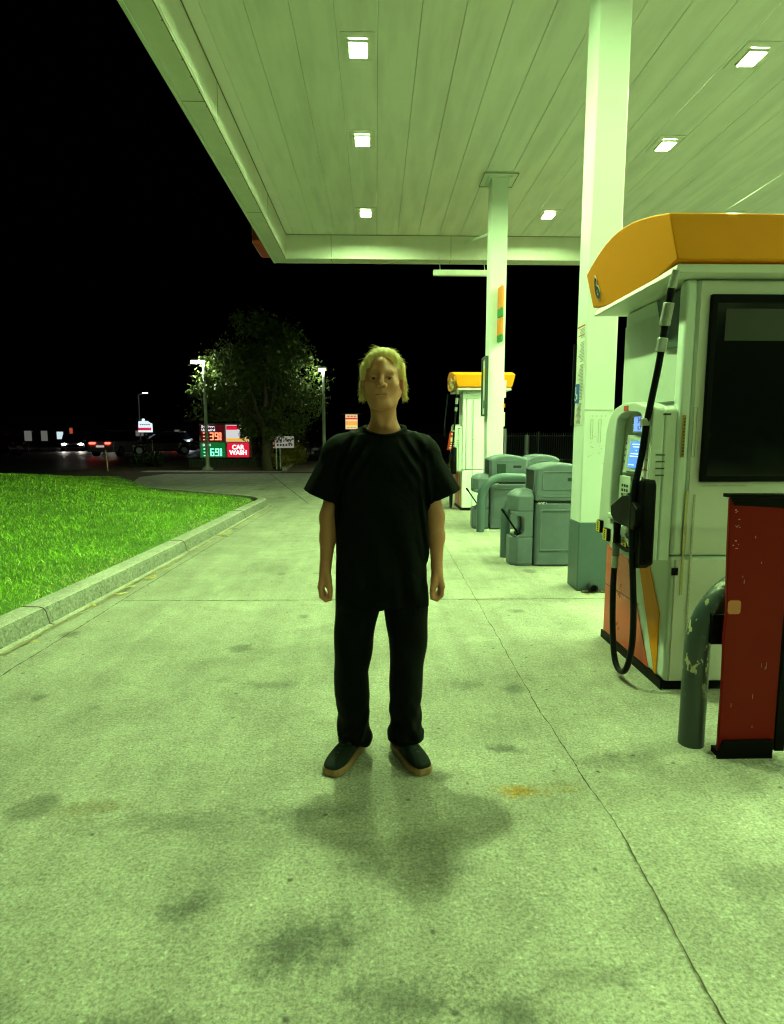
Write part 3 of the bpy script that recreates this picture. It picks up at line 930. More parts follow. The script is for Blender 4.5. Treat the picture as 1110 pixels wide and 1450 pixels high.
    for k in range(4):
        sl_.box(1.492, 1.54, Y(3.2055), Y(3.209), 1.20 + k * .036, 1.206 + k * .036)
    sl_.box(1.52, 1.56, Y(3.2055), Y(3.209), 1.52, 1.53)
    sl_.build("side_vents", ink, cons)
    # nozzle boot
    bo = MB().prism([(Y(3.185), .72), (Y(3.265), .68), (Y(3.31), .76), (Y(3.30), 1.10), (Y(3.285), 1.165), (Y(3.21), 1.185), (Y(3.19), 1.15)], 'x', 1.425, 1.50).build("nozzle_boot", black, t, bevel=.014, seg=3)
    # nozzle
    NX, NY = .042, -.105
    nz = MB()
    nz.prism([(Y(3.30 + NY), 1.02), (Y(3.42 + NY), 1.085), (Y(3.50 + NY), 1.08), (Y(3.66 + NY), 1.005), (Y(3.66 + NY), .95), (Y(3.60 + NY), .91), (Y(3.34 + NY), .90), (Y(3.30 + NY), .95)], 'x', 1.352 + NX, 1.415 + NX)
    noz = nz.build("nozzle", black, t, bevel=.012, seg=3)
    xx = 1.385 + NX
    nz = MB()
    nz.tube([(xx, Y(3.62 + NY), .94), (xx, Y(3.625 + NY), .86), (xx, Y(3.63 + NY), .76)], [.026, .020, .019], n=10)
    nz.tube([(xx, Y(3.63 + NY), .775), (xx, Y(3.48 + NY), .765), (xx, Y(3.35 + NY), .785), (xx, Y(3.34 + NY), .92)], .012, n=8)
    nz.build("handle_guard", black, noz, smooth=True)
    MB().tube([(xx, Y(3.45 + NY), .91), (xx, Y(3.50 + NY), .85), (xx, Y(3.44 + NY), .80), (xx, Y(3.40 + NY), .84)], .011, n=8).build("trigger", silver, noz, smooth=True)
    MB().prism([(Y(3.44 + NY), 1.10), (Y(3.68 + NY), 1.00), (Y(3.68 + NY), .985), (Y(3.44 + NY), 1.083)], 'x', 1.355 + NX, 1.41 + NX).build("splash_cover", steel, noz, bevel=.003)
    MB().tube([(1.435, Y(3.27), 1.06), (1.455, Y(3.22), 1.09), (1.46, Y(3.20), 1.12)], .011, n=8).build("spout", steel, noz, smooth=True)
    # hose
    hp = [(1.49, 3.10, 2.22), (1.485, 3.135, 2.12), (1.475, 3.16, 1.93), (1.462, 3.175, 1.76), (1.45, 3.24, 1.50), (1.44, 3.27, 1.30), (1.412, 3.275, 1.10), (1.41, 3.275, .90), (1.418, 3.265, .72),
          (1.425, 3.235, .45), (1.422, 3.225, .25), (1.422, 3.28, .10), (1.422, 3.37, .05), (1.422, 3.455, .10), (1.424, 3.51, .28), (1.426, 3.535, .52), (1.427, 3.53, .68)]
    hs = MB().tube(smoothpath([(a, Y(b_), c_) for a, b_, c_ in hp], 8), .0175, n=10).build("hose", rubber, t, smooth=True)
    MB().tube([(1.427, Y(3.53), .63), (1.427, Y(3.527), .70)], .021, n=10).tube([(1.491, Y(3.095), 2.23), (1.487, Y(3.125), 2.15)], .020, n=10).build("hose_ferrule", silver, hs, smooth=True)
    MB().tube([(1.484, Y(3.14), 2.08), (1.476, Y(3.16), 1.97)], .027, n=12).tube([(1.474, Y(3.165), 1.91), (1.468, Y(3.17), 1.84)], .026, n=12).build("breakaway_coupling", silver, hs, smooth=True, bevel=.004)
    MB().tube([(1.427, Y(3.527), .78), (1.427, Y(3.52), .70)], .021, n=10).build("swivel", M("swivel_metal", (.12, .13, .12), .4, metal=.6), hs, smooth=True)
    MB().box(1.42, 1.475, Y(3.225), Y(3.265), 1.465, 1.505).build("hose_clip", silver, hs, bevel=.005)
    if not near:
        tg = MB().prism([(1.33, 1.13), (1.48, 1.13), (1.53, 1.48), (1.38, 1.48)], 'y', Y(3.27), Y(3.29)).build("red_tag", M("tag_red", (.62, .03, .012), .4), t)
        tp = MB().sphere((1.435, Y(3.268), 1.32), (.045, .004, .05), 10, 6)
        for k in range(3):
            tp.box(1.37 + k * .012, 1.46 + k * .012, Y(3.2665), Y(3.2695), 1.16 + k * .04, 1.18 + k * .04)
        tp.box(1.40, 1.50, Y(3.2665), Y(3.2695), 1.41, 1.44)
        tp.build("tag_print", paper, tg)
        MB().box(1.385, 1.41, Y(3.266), Y(3.2695), 1.28, 1.36).build("tag_yellow", yellowl, tg)
        MB().tube(smoothpath([(1.44, Y(4.2), 2.2), (1.40, Y(4.1), 1.9), (1.36, Y(4.0), 1.6), (1.36, Y(3.95), 1.4)], 6), .016, n=8).build("hose", rubber, t, smooth=True)
    return t
pump(0, "near fuel pump numbered 6 with black screen, orange valance and looping hose", True)
pump(8.07, "far fuel pump behind the far column with star emblem and red hose tag", False)

# guard pipe and red board in front of the near pump
def ubend(x0, x1, y, h, r, n=10):
    pts = [(x0, y, 0), (x0, y, h - r)]
    pts += [(x0 + r - r * math.cos(R(90 * i / n)), y, h - r + r * math.sin(R(90 * i / n))) for i in range(1, n + 1)]
    pts += [(x1 - r + r * math.sin(R(90 * i / n)), y, h - r + r * math.cos(R(90 * i / n))) for i in range(0, n + 1)]
    pts += [(x1, y, 0)]
    return pts
def chipped_green():
    m = M("chipped_green", (.030, .048, .046), .4, var=.15, vs=9, bump=.2, bs=40)
    nt = m.node_tree
    N, L = nt.nodes, nt.links
    b = N["Principled BSDF"]
    src = b.inputs["Base Color"].links[0].from_socket
    tc = N.new("ShaderNodeTexCoord")
    n1 = N.new("ShaderNodeTexNoise"); n1.inputs["Scale"].default_value = 34; n1.inputs["Detail"].default_value = 5
    mp = N.new("ShaderNodeMapping"); mp.inputs["Scale"].default_value = (1, 1, .55)
    L.new(tc.outputs["Object"], mp.inputs[0]); L.new(mp.outputs[0], n1.inputs["Vector"])
    mr = N.new("ShaderNodeMapRange"); mr.inputs[1].default_value = .60; mr.inputs[2].default_value = .64
    L.new(n1.outputs["Fac"], mr.inputs[0])
    # chips only where bumpers scrape, between about 0.25 and 0.65 m
    sx = N.new("ShaderNodeSeparateXYZ"); L.new(tc.outputs["Object"], sx.inputs[0])
    m1 = N.new("ShaderNodeMapRange"); m1.inputs[1].default_value = .22; m1.inputs[2].default_value = .38
    m2 = N.new("ShaderNodeMapRange"); m2.inputs[1].default_value = .85; m2.inputs[2].default_value = .6
    L.new(sx.outputs[2], m1.inputs[0]); L.new(sx.outputs[2], m2.inputs[0])
    q = N.new("ShaderNodeMath"); q.operation = 'MULTIPLY'; L.new(m1.outputs[0], q.inputs[0]); L.new(m2.outputs[0], q.inputs[1])
    q2 = N.new("ShaderNodeMath"); q2.operation = 'MULTIPLY'; L.new(q.outputs[0], q2.inputs[0]); L.new(mr.outputs[0], q2.inputs[1])
    mx = N.new("ShaderNodeMixRGB"); mx.inputs[2].default_value = (.52, .47, .30, 1)
    L.new(q2.outputs[0], mx.inputs[0]); L.new(src, mx.inputs[1]); L.new(mx.outputs[0], b.inputs["Base Color"])
    return m
gp = thing("guard_rail", (1.9, 2.62, 0), "dark green bent pipe guard with chipped paint behind the red board", "bollard")
MB().tube(ubend(1.455, 2.45, 2.62, .80, .34), .056, n=20).build("pipe", chipped_green(), gp, smooth=True)
MB().box(1.475, 1.535, 2.545, 2.60, .50, .635).box(1.545, 1.57, 2.545, 2.60, .50, .635).box(1.475, 1.57, 2.601, 2.606, .49, .645).build("bracket", black, gp, bevel=.004)
MB().box(1.535, 1.546, 2.56, 2.59, .505, .63).build("clamp", paper, gp)
rb = thing("board", (1.62, 2.5, 0), "tall scuffed red board with black frame bolted to the pipe guard", "board")
wav = [(1.506, .03), (1.506, .30), (1.502, .45), (1.498, .55), (1.503, .66), (1.494, .80), (1.488, .95), (1.483, 1.155)]
MB().prism(wav + [(1.748, 1.155), (1.757, .03)], 'y', 2.49, 2.508).build("panel", redp, rb, bevel=.004)
MB().box(1.478, 1.78, 2.484, 2.536, 1.157, 1.172).prism([(1.498, 1.125), (1.735, 1.112), (1.735, 1.154), (1.484, 1.154)], 'y', 2.486, 2.489).build("top_frame", black, rb)
MB().prism([(1.50, .0), (1.745, .0), (1.745, .085), (1.525, .085), (1.502, .025)], 'y', 2.478, 2.489).box(1.51, 1.74, 2.49, 2.55, .0, .028).build("bottom_frame", black, rb)
MB().box(1.760, 1.80, 2.486, 2.534, .03, 1.155).build("side_frame", black, rb)
MB().prism(rrect(1.505, 1.56, .655, .715, .012), 'y', 2.4875, 2.4895).build("tape_patch", M("tape_clear", (.52, .16, .07), .25), rb)
sc = MB()
for k in range(14):
    xx, zz = random.uniform(1.50, 1.53), random.choice((1.10, .97, 1.06)) + random.uniform(-.03, .02)
    sc.box(xx, xx + random.uniform(.002, .012), 2.4885, 2.4897, zz, zz + random.uniform(.001, .004))
for k in range(10):
    xx, zz = random.uniform(1.53, 1.7), random.uniform(.1, 1.)
    sc.box(xx, xx + .001, 2.4885, 2.4897, zz, zz + random.uniform(.005, .03))
sc.build("scratches", M("scratch", (.6, .5, .4), .6), rb)

# ------------------------------------------------------------------ bins and green U guards
u1 = MB().tube(ubend(1.53, 2.42, 8.78, .80, .33), .058, n=18)
tag(u1.build("bollard", greenp, None, smooth=True, origin=(1.53, 8.78, 0)), "green U shaped pipe guard arching in front of the farther waste bin", "bollard", "green pipe guards")
u2 = MB().tube(ubend(1.50, 2.42, 6.93, .78, .33), .058, n=18)
tag(u2.build("bollard", greenp, None, smooth=True, origin=(1.5, 6.93, 0)), "green pipe guard mostly hidden behind the near squeegee station", "bollard", "green pipe guards")

def dome(x0, x1, z0, z1, rise, n=8):
    top = [(x1 - (x1 - x0) * i / n, z1 - rise + rise * (1 - abs(2 * i / n - 1) ** 2.2)) for i in range(n + 1)]
    return [(x0, z0), (x1, z0)] + top
def waste_bin(x0, y0, w, d, label, plate):
    x1, y1 = x0 + w, y0 + d
    t = thing("waste_bin", (x0 + w / 2, y0 + d / 2, 0), label, "waste bin", "green forecourt waste bins")
    MB().prism(rrect(x0 + .012, x1 - .012, y0 + .012, y1, .05), 'z', .01, .685).build("body", bing, t, bevel=.012, seg=3)
    MB().ringplate(rrect(x0 + .06, x1 - .06, .17, .62, .02), rrect(x0 + .075, x1 - .075, .185, .605, .015), 'y', y0 + .002, y0 + .012).build("panel_moulding", bing, t, bevel=.003)
    MB().box(x0 + .03, x1 - .03, y0 + .03, y1 - .03, .686, .706).build("gap", bingd, t)
    ln_ = MB()
    for k in range(9):
        c = Vector((x0 + .02 + .012 * k, y0 - .004, .69))
        ln_.add([c + Vector((random.uniform(-.012, .012), random.uniform(-.012, .01), random.uniform(-.012, .018))) for _ in range(4)], [(0, 1, 2), (0, 2, 3)])
    ln_.build("liner_edge", paper, t)
    hd = MB().prism(dome(x0, x1, .708, 1.115, .06), 'y', y0, y1).build("hood", bing, t, bevel=.03, seg=4)
    MB().ringplate(rrect(x0 + .07, x1 - .05, .83, 1.03, .02), rrect(x0 + .082, x1 - .062, .842, 1.018, .015), 'y', y0 - .006, y0 + .004).build("hood_moulding", bing, hd, bevel=.003)
    MB().box(x0 + .07, x1 - .05, y0 - .006, y0 + .004, .755, .768).build("hood_rib", bing, hd, bevel=.003)
    MB().box(x0 + .34, x0 + .46, y0 - .004, y0 + .002, .925, .96).build("hand_slot", bingd, hd)
    if plate:
        MB().box(x0 + .10, x0 + .23, y0 - .012, y0 + .002, .84, .985).build("plate", M("plate_dark", (.02, .045, .03), .4), hd, bevel=.004)
    MB().ringplate([(y0 + .035, .80), (y1 - .035, .80), (y1 - .035, 1.05), (y0 + .035, 1.05)], [(y0 + .055, .82), (y1 - .055, .82), (y1 - .055, 1.03), (y0 + .055, 1.03)], 'x', x0 - .012, x0 + .004).build("opening_rim", bing, hd, bevel=.004)
    MB().box(x0 - .003, x0 + .003, y0 + .053, y1 - .053, .818, 1.032).build("opening", bingd, hd)
    return t
def squeegee_station(x0, y0, label):
    w, d = .235, .33
    x1, y1 = x0 + w, y0 + d
    t = thing("squeegee_station", (x0 + w / 2, y0 + d / 2, 0), label, "squeegee station", "windscreen washing stations beside the bins")
    plan = [(x0 + .07, y0), (x1, y0), (x1, y1), (x0 + .07, y1), (x0, y1 - .07), (x0, y0 + .09)]
    MB().prism(plan, 'z', .02, .315).build("bucket", bing, t, bevel=.012, seg=3)
    MB().prism([(x0 + .075, y0 + .006), (x1, y0 + .006), (x1, y1), (x0 + .005, y1 - .07), (x0 + .005, y0 + .09)], 'z', .0, .08).build("foot", bing, t, bevel=.008)
    MB().box(x0 + .03, x0 + .17, y0 + .03, y1 - .03, .316, .322).build("wash_water", bingd, t)
    # spine and cheek with the arched opening, seen from the front
    arch = [(x1, .32), (x1, .60), (x0 + .01, .60), (x0 + .01, .565), (x0 + .06, .55), (x0 + .11, .545), (x0 + .135, .51), (x0 + .14, .40), (x0 + .12, .35), (x0 + .06, .32)]
    MB().prism(arch, 'y', y0 + .005, y0 + .13).prism(arch, 'y', y1 - .13, y1 - .005).box(x1 - .07, x1 - .002, y0 + .131, y1 - .131, .32, .60).build("spine", bing, t, bevel=.008)
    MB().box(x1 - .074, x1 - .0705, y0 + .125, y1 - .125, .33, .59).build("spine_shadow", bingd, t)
    hp = [(x0 + .07, y0), (x1, y0), (x1, y1), (x0 + .07, y1), (x0, y1 - .07), (x0, y0 + .09)]
    rings = [[(p[0], p[1], .602) for p in hp], [(p[0], p[1], .76) for p in hp], [(x0 + .03 + (p[0] - x0) * .86, y0 + .03 + (p[1] - y0) * .82, .795) for p in hp], [(x0 + .08 + (p[0] - x0) * .62, y0 + .06 + (p[1] - y0) * .6, .83) for p in hp]]
    MB().loft(rings).build("hood", bing, t, bevel=.01, seg=3)
    q = thing("squeegee", (x0 + .07, y0 + .1, .3), "black handled squeegee standing in the " + ("near" if y0 < 7 else "far") + " washing station", "squeegee", "squeegees in the washing stations")
    MB().tube([(x0 + .10, y0 + .12, .345), (x0 - .085, y0 + .05, .60)], .011, n=8).tube([(x0 - .07, y0 + .056, .58), (x0 - .10, y0 + .045, .62)], .015, n=8).build("handle", black, q, smooth=True)
    MB().box(x0 + .07, x0 + .15, y0 + .05, y0 + .2, .323, .36).build("sponge_head", black, q, bevel=.008)
    MB().box(x0 + .055, x0 + .10, y0 + .03, y0 + .07, .555, .60).build("paper_towel_end", paper, t)
    return t
waste_bin(1.70, 6.40, .56, .44, "nearer green waste bin with a black side opening, left of the near column", False)
squeegee_station(1.455, 6.42, "near green squeegee station with hooded top and arched opening")
waste_bin(1.70, 8.98, .56, .46, "farther green waste bin with a small dark plate on its hood", True)
squeegee_station(1.455, 9.0, "far green squeegee station behind the arching pipe guard")
waste_bin(2.27, 9.1, .5, .46, "green waste bin at the back, only its pale hood top showing", False)
squeegee_station(2.80, 9.2, "rearmost green squeegee station, only its slanted hood showing")

# ------------------------------------------------------------------ implicit surfaces for the person
class Vol:
    def __init__(s, lo, hi, h):
        s.lo = np.array(lo, np.float32); s.h = h
        s.n = [int(math.ceil((b - a) / h)) + 1 for a, b in zip(lo, hi)]
        s.D = np.full(s.n, .2, np.float32)
    def region(s, lo, hi):
        a = [max(0, int((l - o) / s.h)) for l, o in zip(lo, s.lo)]
        b = [min(n, int((u - o) / s.h) + 2) for u, o, n in zip(hi, s.lo, s.n)]
        sl = tuple(slice(i, max(i + 1, j)) for i, j in zip(a, b))
        ax = [s.lo[k] + s.h * np.arange(sl[k].start, sl[k].stop, dtype=np.float32) for k in range(3)]
        return sl, np.meshgrid(*ax, indexing='ij', sparse=True)
    def op(s, fn, lo, hi, k=.01, mode='u', pad=.03):
        pad = pad + k
        sl, (X, Y, Z) = s.region([v - pad for v in lo], [v + pad for v in hi])
        d = fn(X, Y, Z).astype(np.float32)
        a = s.D[sl]
        if mode == 'u':
            if k > 0:
                h = np.clip(.5 + .5 * (a - d) / k, 0, 1)
                s.D[sl] = a * (1 - h) + d * h - k * h * (1 - h)
            else:
                s.D[sl] = np.minimum(a, d)
        elif mode == 's':
            if k > 0:
                h = np.clip(.5 - .5 * (a + d) / k, 0, 1)
                s.D[sl] = a * (1 - h) - d * h + k * h * (1 - h)
            else:
                s.D[sl] = np.maximum(a, -d)
        else:
            s.D[sl] = np.maximum(a, d)
    def caps(s, a, b, r0, r1=None, k=.01, mode='u', flat=None):
        r1 = r0 if r1 is None else r1
        a = np.array(a, float); b = np.array(b, float)
        f = np.ones(3) if flat is None else 1 / np.array(flat, float)
        def fn(X, Y, Z):
            A = a * f; B = b * f
            d = B - A; dd = max(1e-9, float(d @ d))
            px, py, pz = X * f[0] - A[0], Y * f[1] - A[1], Z * f[2] - A[2]
            t = np.clip((px * d[0] + py * d[1] + pz * d[2]) / dd, 0, 1)
            return (np.sqrt((px - t * d[0]) ** 2 + (py - t * d[1]) ** 2 + (pz - t * d[2]) ** 2) - (r0 + (r1 - r0) * t)) / max(1., f.max())
        r = max(r0, r1) * (1 if flat is None else max(flat))
        s.op(fn, np.minimum(a, b) - r, np.maximum(a, b) + r, k, mode)
    def ell(s, c, r, k=.01, mode='u'):
        c = np.array(c, float); r = np.array(r, float)
        def fn(X, Y, Z):
            px, py, pz = X - c[0], Y - c[1], Z - c[2]
            k0 = np.sqrt((px / r[0]) ** 2 + (py / r[1]) ** 2 + (pz / r[2]) ** 2)
            k1 = np.sqrt((px / r[0] ** 2) ** 2 + (py / r[1] ** 2) ** 2 + (pz / r[2] ** 2) ** 2) + 1e-6
            return k0 * (k0 - 1) / k1
        s.op(fn, c - r, c + r, k, mode)
    def mesh(s, name, mats, parent, lip=None):
        D = s.D; n = D.shape; h = s.h
        neg = D < 0
        cells = tuple(m_ - 1 for m_ in n)
        cs = [(i, j, k) for i in (0, 1) for j in (0, 1) for k in (0, 1)]
        cnt = np.zeros(cells, np.int8)
        for c in cs:
            cnt += neg[c[0]:c[0] + cells[0], c[1]:c[1] + cells[1], c[2]:c[2] + cells[2]]
        act = np.argwhere((cnt > 0) & (cnt < 8))
        idx = -np.ones(cells, np.int32)
        idx[tuple(act.T)] = np.arange(len(act))
        vals = {c: D[act[:, 0] + c[0], act[:, 1] + c[1], act[:, 2] + c[2]] for c in cs}
        acc = np.zeros((len(act), 3)); ct = np.zeros(len(act))
        for ca in cs:
            for axis in range(3):
                if ca[axis]: continue
                cb = list(ca); cb[axis] = 1; cb = tuple(cb)
                va, vb = vals[ca], vals[cb]
                m_ = (va < 0) != (vb < 0)
                t = np.where(m_, va / np.where(m_, va - vb, 1), 0)
                p = np.tile(np.array(ca, float), (len(act), 1)); p[:, axis] = t
                acc[m_] += p[m_]; ct += m_
        V = (act + acc / np.maximum(ct, 1)[:, None]) * h + s.lo
        quads = []
        for axis in range(3):
            u, v = [a for a in range(3) if a != axis]
            sl0 = [slice(None)] * 3; sl1 = [slice(None)] * 3
            sl0[axis] = slice(0, n[axis] - 1); sl1[axis] = slice(1, n[axis])
            A = neg[tuple(sl0)]; B = neg[tuple(sl1)]
            e = np.argwhere(A != B)
            e = e[(e[:, u] > 0) & (e[:, v] > 0) & (e[:, u] < n[u] - 1) & (e[:, v] < n[v] - 1)]
            fl = A[tuple(e.T)]
            q = []
            for du, dv in ((-1, -1), (0, -1), (0, 0), (-1, 0)):
                c = e.copy(); c[:, u] += du; c[:, v] += dv
                q.append(idx[tuple(c.T)])
            q = np.stack(q, 1)
            if axis == 1: fl = ~fl
            q[~fl] = q[~fl][:, ::-1]
            quads.append(q)
        Q = np.concatenate(quads)
        Q = Q[(Q >= 0).all(1)]
        og = np.array(rootof(parent).get('org', (0, 0, 0)))
        me = bpy.data.meshes.new(name)
        me.vertices.add(len(V)); me.vertices.foreach_set('co', (V - og).astype(np.float32).ravel())
        me.loops.add(len(Q) * 4); me.loops.foreach_set('vertex_index', Q.astype(np.int32).ravel())
        me.polygons.add(len(Q)); me.polygons.foreach_set('loop_start', (np.arange(len(Q)) * 4).astype(np.int32))
        me.update(calc_edges=True)
        me.validate()
        for m_ in mats: me.materials.append(m_)
        if lip is not None:
            cen = np.zeros(len(me.polygons) * 3, np.float32)
            me.polygons.foreach_get('center', cen)
            cen = cen.reshape(-1, 3) + og
            me.polygons.foreach_set('material_index', lip(cen).astype(np.int32))
        me.polygons.foreach_set('use_smooth', [True] * len(me.polygons))
        o = bpy.data.objects.new(name, me)
        COL.objects.link(o)
        o.parent = parent
        md = o.modifiers.new('smooth', 'SMOOTH'); md.factor = .5; md.iterations = 1
        return o

# ------------------------------------------------------------------ the person
PX, PY = .022, 2.48
person = thing("person", (PX, PY, 0), "blond person in oversized black T-shirt and black trousers standing with arms down", "person")
skin = M("skin", (.48, .20, .11), .5, var=.06, vs=25, bump=.05, bs=250, spec=.4)
MATS["skin"].node_tree.nodes["Principled BSDF"].inputs["Subsurface Weight"].default_value = .12
MATS["skin"].node_tree.nodes["Principled BSDF"].inputs["Subsurface Radius"].default_value = (.012, .005, .003)
lipm = M("lip_skin", (.47, .19, .11), .45, var=.05)
cloth = M("black_cotton", (.0014, .0026, .0021), .8, var=.15, vs=14, bump=.35, bs=45, spec=.06, sheen=.01)
cloth2 = M("black_twill", (.0012, .0019, .0016), .8, var=.15, vs=12, bump=.3, bs=35, spec=.08, sheen=.01)
hairm = M("blond_hair", (1.0, .80, .40), .42, var=.10, vs=40, spec=.4)

B = Vol((PX - .31, PY - .20, .04), (PX + .34, PY + .20, 1.79), .0029)
def hd(p):            # head coordinates -> world; the head tips back a touch and turns slightly
    v = Euler((R(-3.5), 0, R(-4))).to_matrix() @ Vector(p)
    return (PX + .006 + v.x, PY - .012 + v.y, 1.628 + v.z)
B.ell(hd((0, .020, .034)), (.074, .092, .088), .01)
B.ell(hd((0, -.028, -.030)), (.060, .066, .080), .03)
B.ell(hd((0, -.064, -.094)), (.024, .025, .019), .022)
for s in (-1, 1):
    B.ell(hd((s * .043, -.052, -.022)), (.020, .028, .020), .025)
    B.caps(hd((s * .058, -.005, -.05)), hd((s * .022, -.058, -.095)), .016, .016, .03)      # jaw line
B.caps(hd((-.038, -.074, .024)), hd((-.008, -.079, .027)), .0095, .0105, .020); B.caps(hd((.038, -.074, .024)), hd((.008, -.079, .027)), .0095, .0105, .020)                    # brow ridge
B.caps(hd((0, -.072, .06)), hd((0, -.078, .03)), .02, .014, .03)
for s in (-1, 1):
    B.ell(hd((s * .031, -.104, .005)), (.020, .019, .013), .016, 's')                         # eye sockets
    B.ell(hd((s * .031, -.068, .003)), (.0165, .0165, .012), .006)                            # lids around the eye
B.caps(hd((0, -.086, .020)), hd((0, -.110, -.022)), .0075, .0120, .009)                       # nose
for s in (-1, 1):
    B.ell(hd((s * .0135, -.097, -.027)), (.0085, .011, .0085), .005)
    B.ell(hd((s * .0072, -.105, -.036)), (.0046, .006, .006), .001, 's')
B.caps(hd((0, -.086, -.038)), hd((0, -.086, -.050)), .008, .008, .012)
B.caps(hd((-.019, -.080, -.0560)), hd((.019, -.080, -.0560)), .0062, .0062, .008); B.ell(hd((0, -.083, -.0555)), (.018, .0065, .0050), .006)             # lips
B.caps(hd((-.016, -.079, -.068)), hd((.016, -.079, -.068)), .0070, .0070, .008); B.ell(hd((0, -.083, -.0675)), (.016, .0065, .0055), .006)
B.caps(hd((-.026, -.086, -.0618)), hd((0, -.0945, -.0612)), .0026, .0030, .002, 's'); B.caps(hd((.026, -.086, -.0618)), hd((0, -.0945, -.0612)), .0026, .0030, .002, 's')
for s in (-1, 1):
    B.ell(hd((s * .080, .006, -.012)), (.011, .019, .032), .008)
    B.ell(hd((s * .090, -.002, -.008)), (.006, .011, .018), .004, 's')
# neck, shoulders, trunk
B.caps(hd((0, .022, -.05)), (PX + .012, PY + .03, 1.44), .050, .053, .035)
B.caps((PX + .010, PY + .035, 1.44), (PX - .13, PY + .03, 1.345), .038, .035, .04)
B.caps((PX + .012, PY + .035, 1.44), (PX + .14, PY + .03, 1.345), .038, .035, .04)
for s in (-1, 1):                                                                              # sinews of the neck
    B.caps(hd((s * .045, .01, -.08)), (PX + .012 + s * .012, PY - .030, 1.455), .009, .009, .02)
B.ell((PX + .005, PY + .02, 1.22), (.150, .09, .19), .03)
B.ell((PX + .005, PY + .02, .95), (.155, .095, .18), .05)
for s in (-1, 1):
    B.caps((PX + s * .09, PY + .03, .86), (PX - .005 + s * .115, PY + .045, .48), .08, .055, .04)
    B.caps((PX - .005 + s * .115, PY + .045, .48), (PX - .005 + s * .105, PY + .085, .08), .052, .036, .02)
    # arm
    sx = PX + (-.185 if s < 0 else .195)
    ex = PX + (-.220 if s < 0 else .228)
    wx = PX + (-.232 if s < 0 else .230)
    B.caps((sx + s * -.02, PY + .025, 1.32), (ex, PY + .03, 1.075), .042, .034, .03)
    B.caps((ex, PY + .03, 1.085), (ex + s * .002, PY + .018, .99), .034, .034, .02)
    B.caps((ex + s * .002, PY + .018, 1.0), (wx, PY - .005, .872), .0335, .0225, .015)
    # hand: back of the hand outwards, fingers curl in towards the thigh, thumb in front
    B.caps((wx, PY - .006, .880), (wx + s * .004, PY - .012, .845), .0215, .022, .012, flat=(1, 1.2, 1))
    for q, yy in enumerate((-.036, -.015, .006, .025)):
        ln = (.97, 1.08, 1.02, .85)[q]
        B.caps((wx + s * .005, PY - .010 + yy * .45, .853), (wx + s * .018, PY - .012 + yy, .800), .0165, .0130, .008)
        k1 = (wx + s * .018, PY - .012 + yy, .800)
        k2 = (wx + s * .015, PY - .015 + yy, .800 - .038 * ln)
        k3 = (wx - s * .002, PY - .018 + yy, .800 - .055 * ln)
        k4 = (wx - s * .022, PY - .019 + yy, .800 - .050 * ln)
        B.caps(k1, k2, .0112, .0100, .004); B.caps(k2, k3, .0098, .0088, .003); B.caps(k3, k4, .0086, .0072, .003)
    B.caps((wx - s * .002, PY - .022, .862), (wx - s * .014, PY - .044, .826), .0195, .0160, .010)
    B.caps((wx - s * .014, PY - .044, .826), (wx - s * .021, PY - .054, .790), .0140, .0122, .004)
    B.caps((wx - s * .021, PY - .054, .790), (wx - s * .023, PY - .055, .764), .0116, .0092, .003)
    B.caps((wx + s * .008, PY - .030, .835), (wx - s * .010, PY - .046, .806), .0120, .0105, .008)
lz = hd((0, -.09, -.0615))
def lipsel(c):
    return ((np.abs(c[:, 0] - lz[0]) < .023) & (c[:, 1] < lz[1] + .012) & (np.abs(c[:, 2] - lz[2]) < .009 - .006 * np.abs(c[:, 0] - lz[0]) / .023))
body = B.mesh("body", [skin, lipm], person, lipsel)
eyew = M("eye_white", (.24, .20, .17), .3)
iris = M("iris", (.015, .013, .012), .2, spec=.25)
for s in (-1, 1):
    c = Vector(hd((s * .031, -.0735, .003)))
    e = MB().sphere(c, .0122, 16, 12).build("eye", eyew, person, smooth='all')
    d = Vector((0, -1, 0)); 
    MB().sphere(c + d * .0080 + Vector((0, 0, -.001)), (.0066, .005, .0066), 14, 8).build("iris", iris, e, smooth='all')
    br = [hd((s * (.014 + .012 * k), -.0885 + .004 * k * k * .45, .024 + .004 * math.sin(k * 1.1))) for k in range(4)]
    MB().tube(smoothpath(br, 4), [.0028] * 13, n=6).build("eyebrow", M("brow_hair", (.42, .27, .12), .6), person, smooth='all')
    # upper lid line
    ld = [hd((s * .031 + .0145 * math.cos(R(a)), -.0885 + .003 * abs(math.cos(R(a))), -.0005 + .0075 * math.sin(R(a)))) for a in range(20, 161, 10)]
    MB().tube(ld, .0036, n=6).build("eyelid", M("lid_skin", (.44, .18, .095), .6), person, smooth='all')

ml = [hd((.0235 * math.sin(R(a)), -.0895 + .0055 * (1 - math.cos(R(a * .9))) * 1.2, -.0620 + .0010 * math.sin(R(a)) ** 2)) for a in range(-90, 91, 15)]
MB().tube(ml, [.0006] + [.0014] * 11 + [.0006], n=5).build("mouth_line", M("mouth_crease", (.16, .055, .035), .6), person, smooth='all')
nt_h = hairm.node_tree
bs_h = nt_h.nodes["Principled BSDF"]
tl_h = nt_h.nodes.new("ShaderNodeBsdfTranslucent")
tl_h.inputs["Color"].default_value = (1.0, .84, .42, 1)
mx_h = nt_h.nodes.new("ShaderNodeMixShader")
mx_h.inputs[0].default_value = .45
nt_h.links.new(bs_h.outputs[0], mx_h.inputs[1]); nt_h.links.new(tl_h.outputs[0], mx_h.inputs[2])
nt_h.links.new(mx_h.outputs[0], nt_h.nodes["Material Output"].inputs[0])
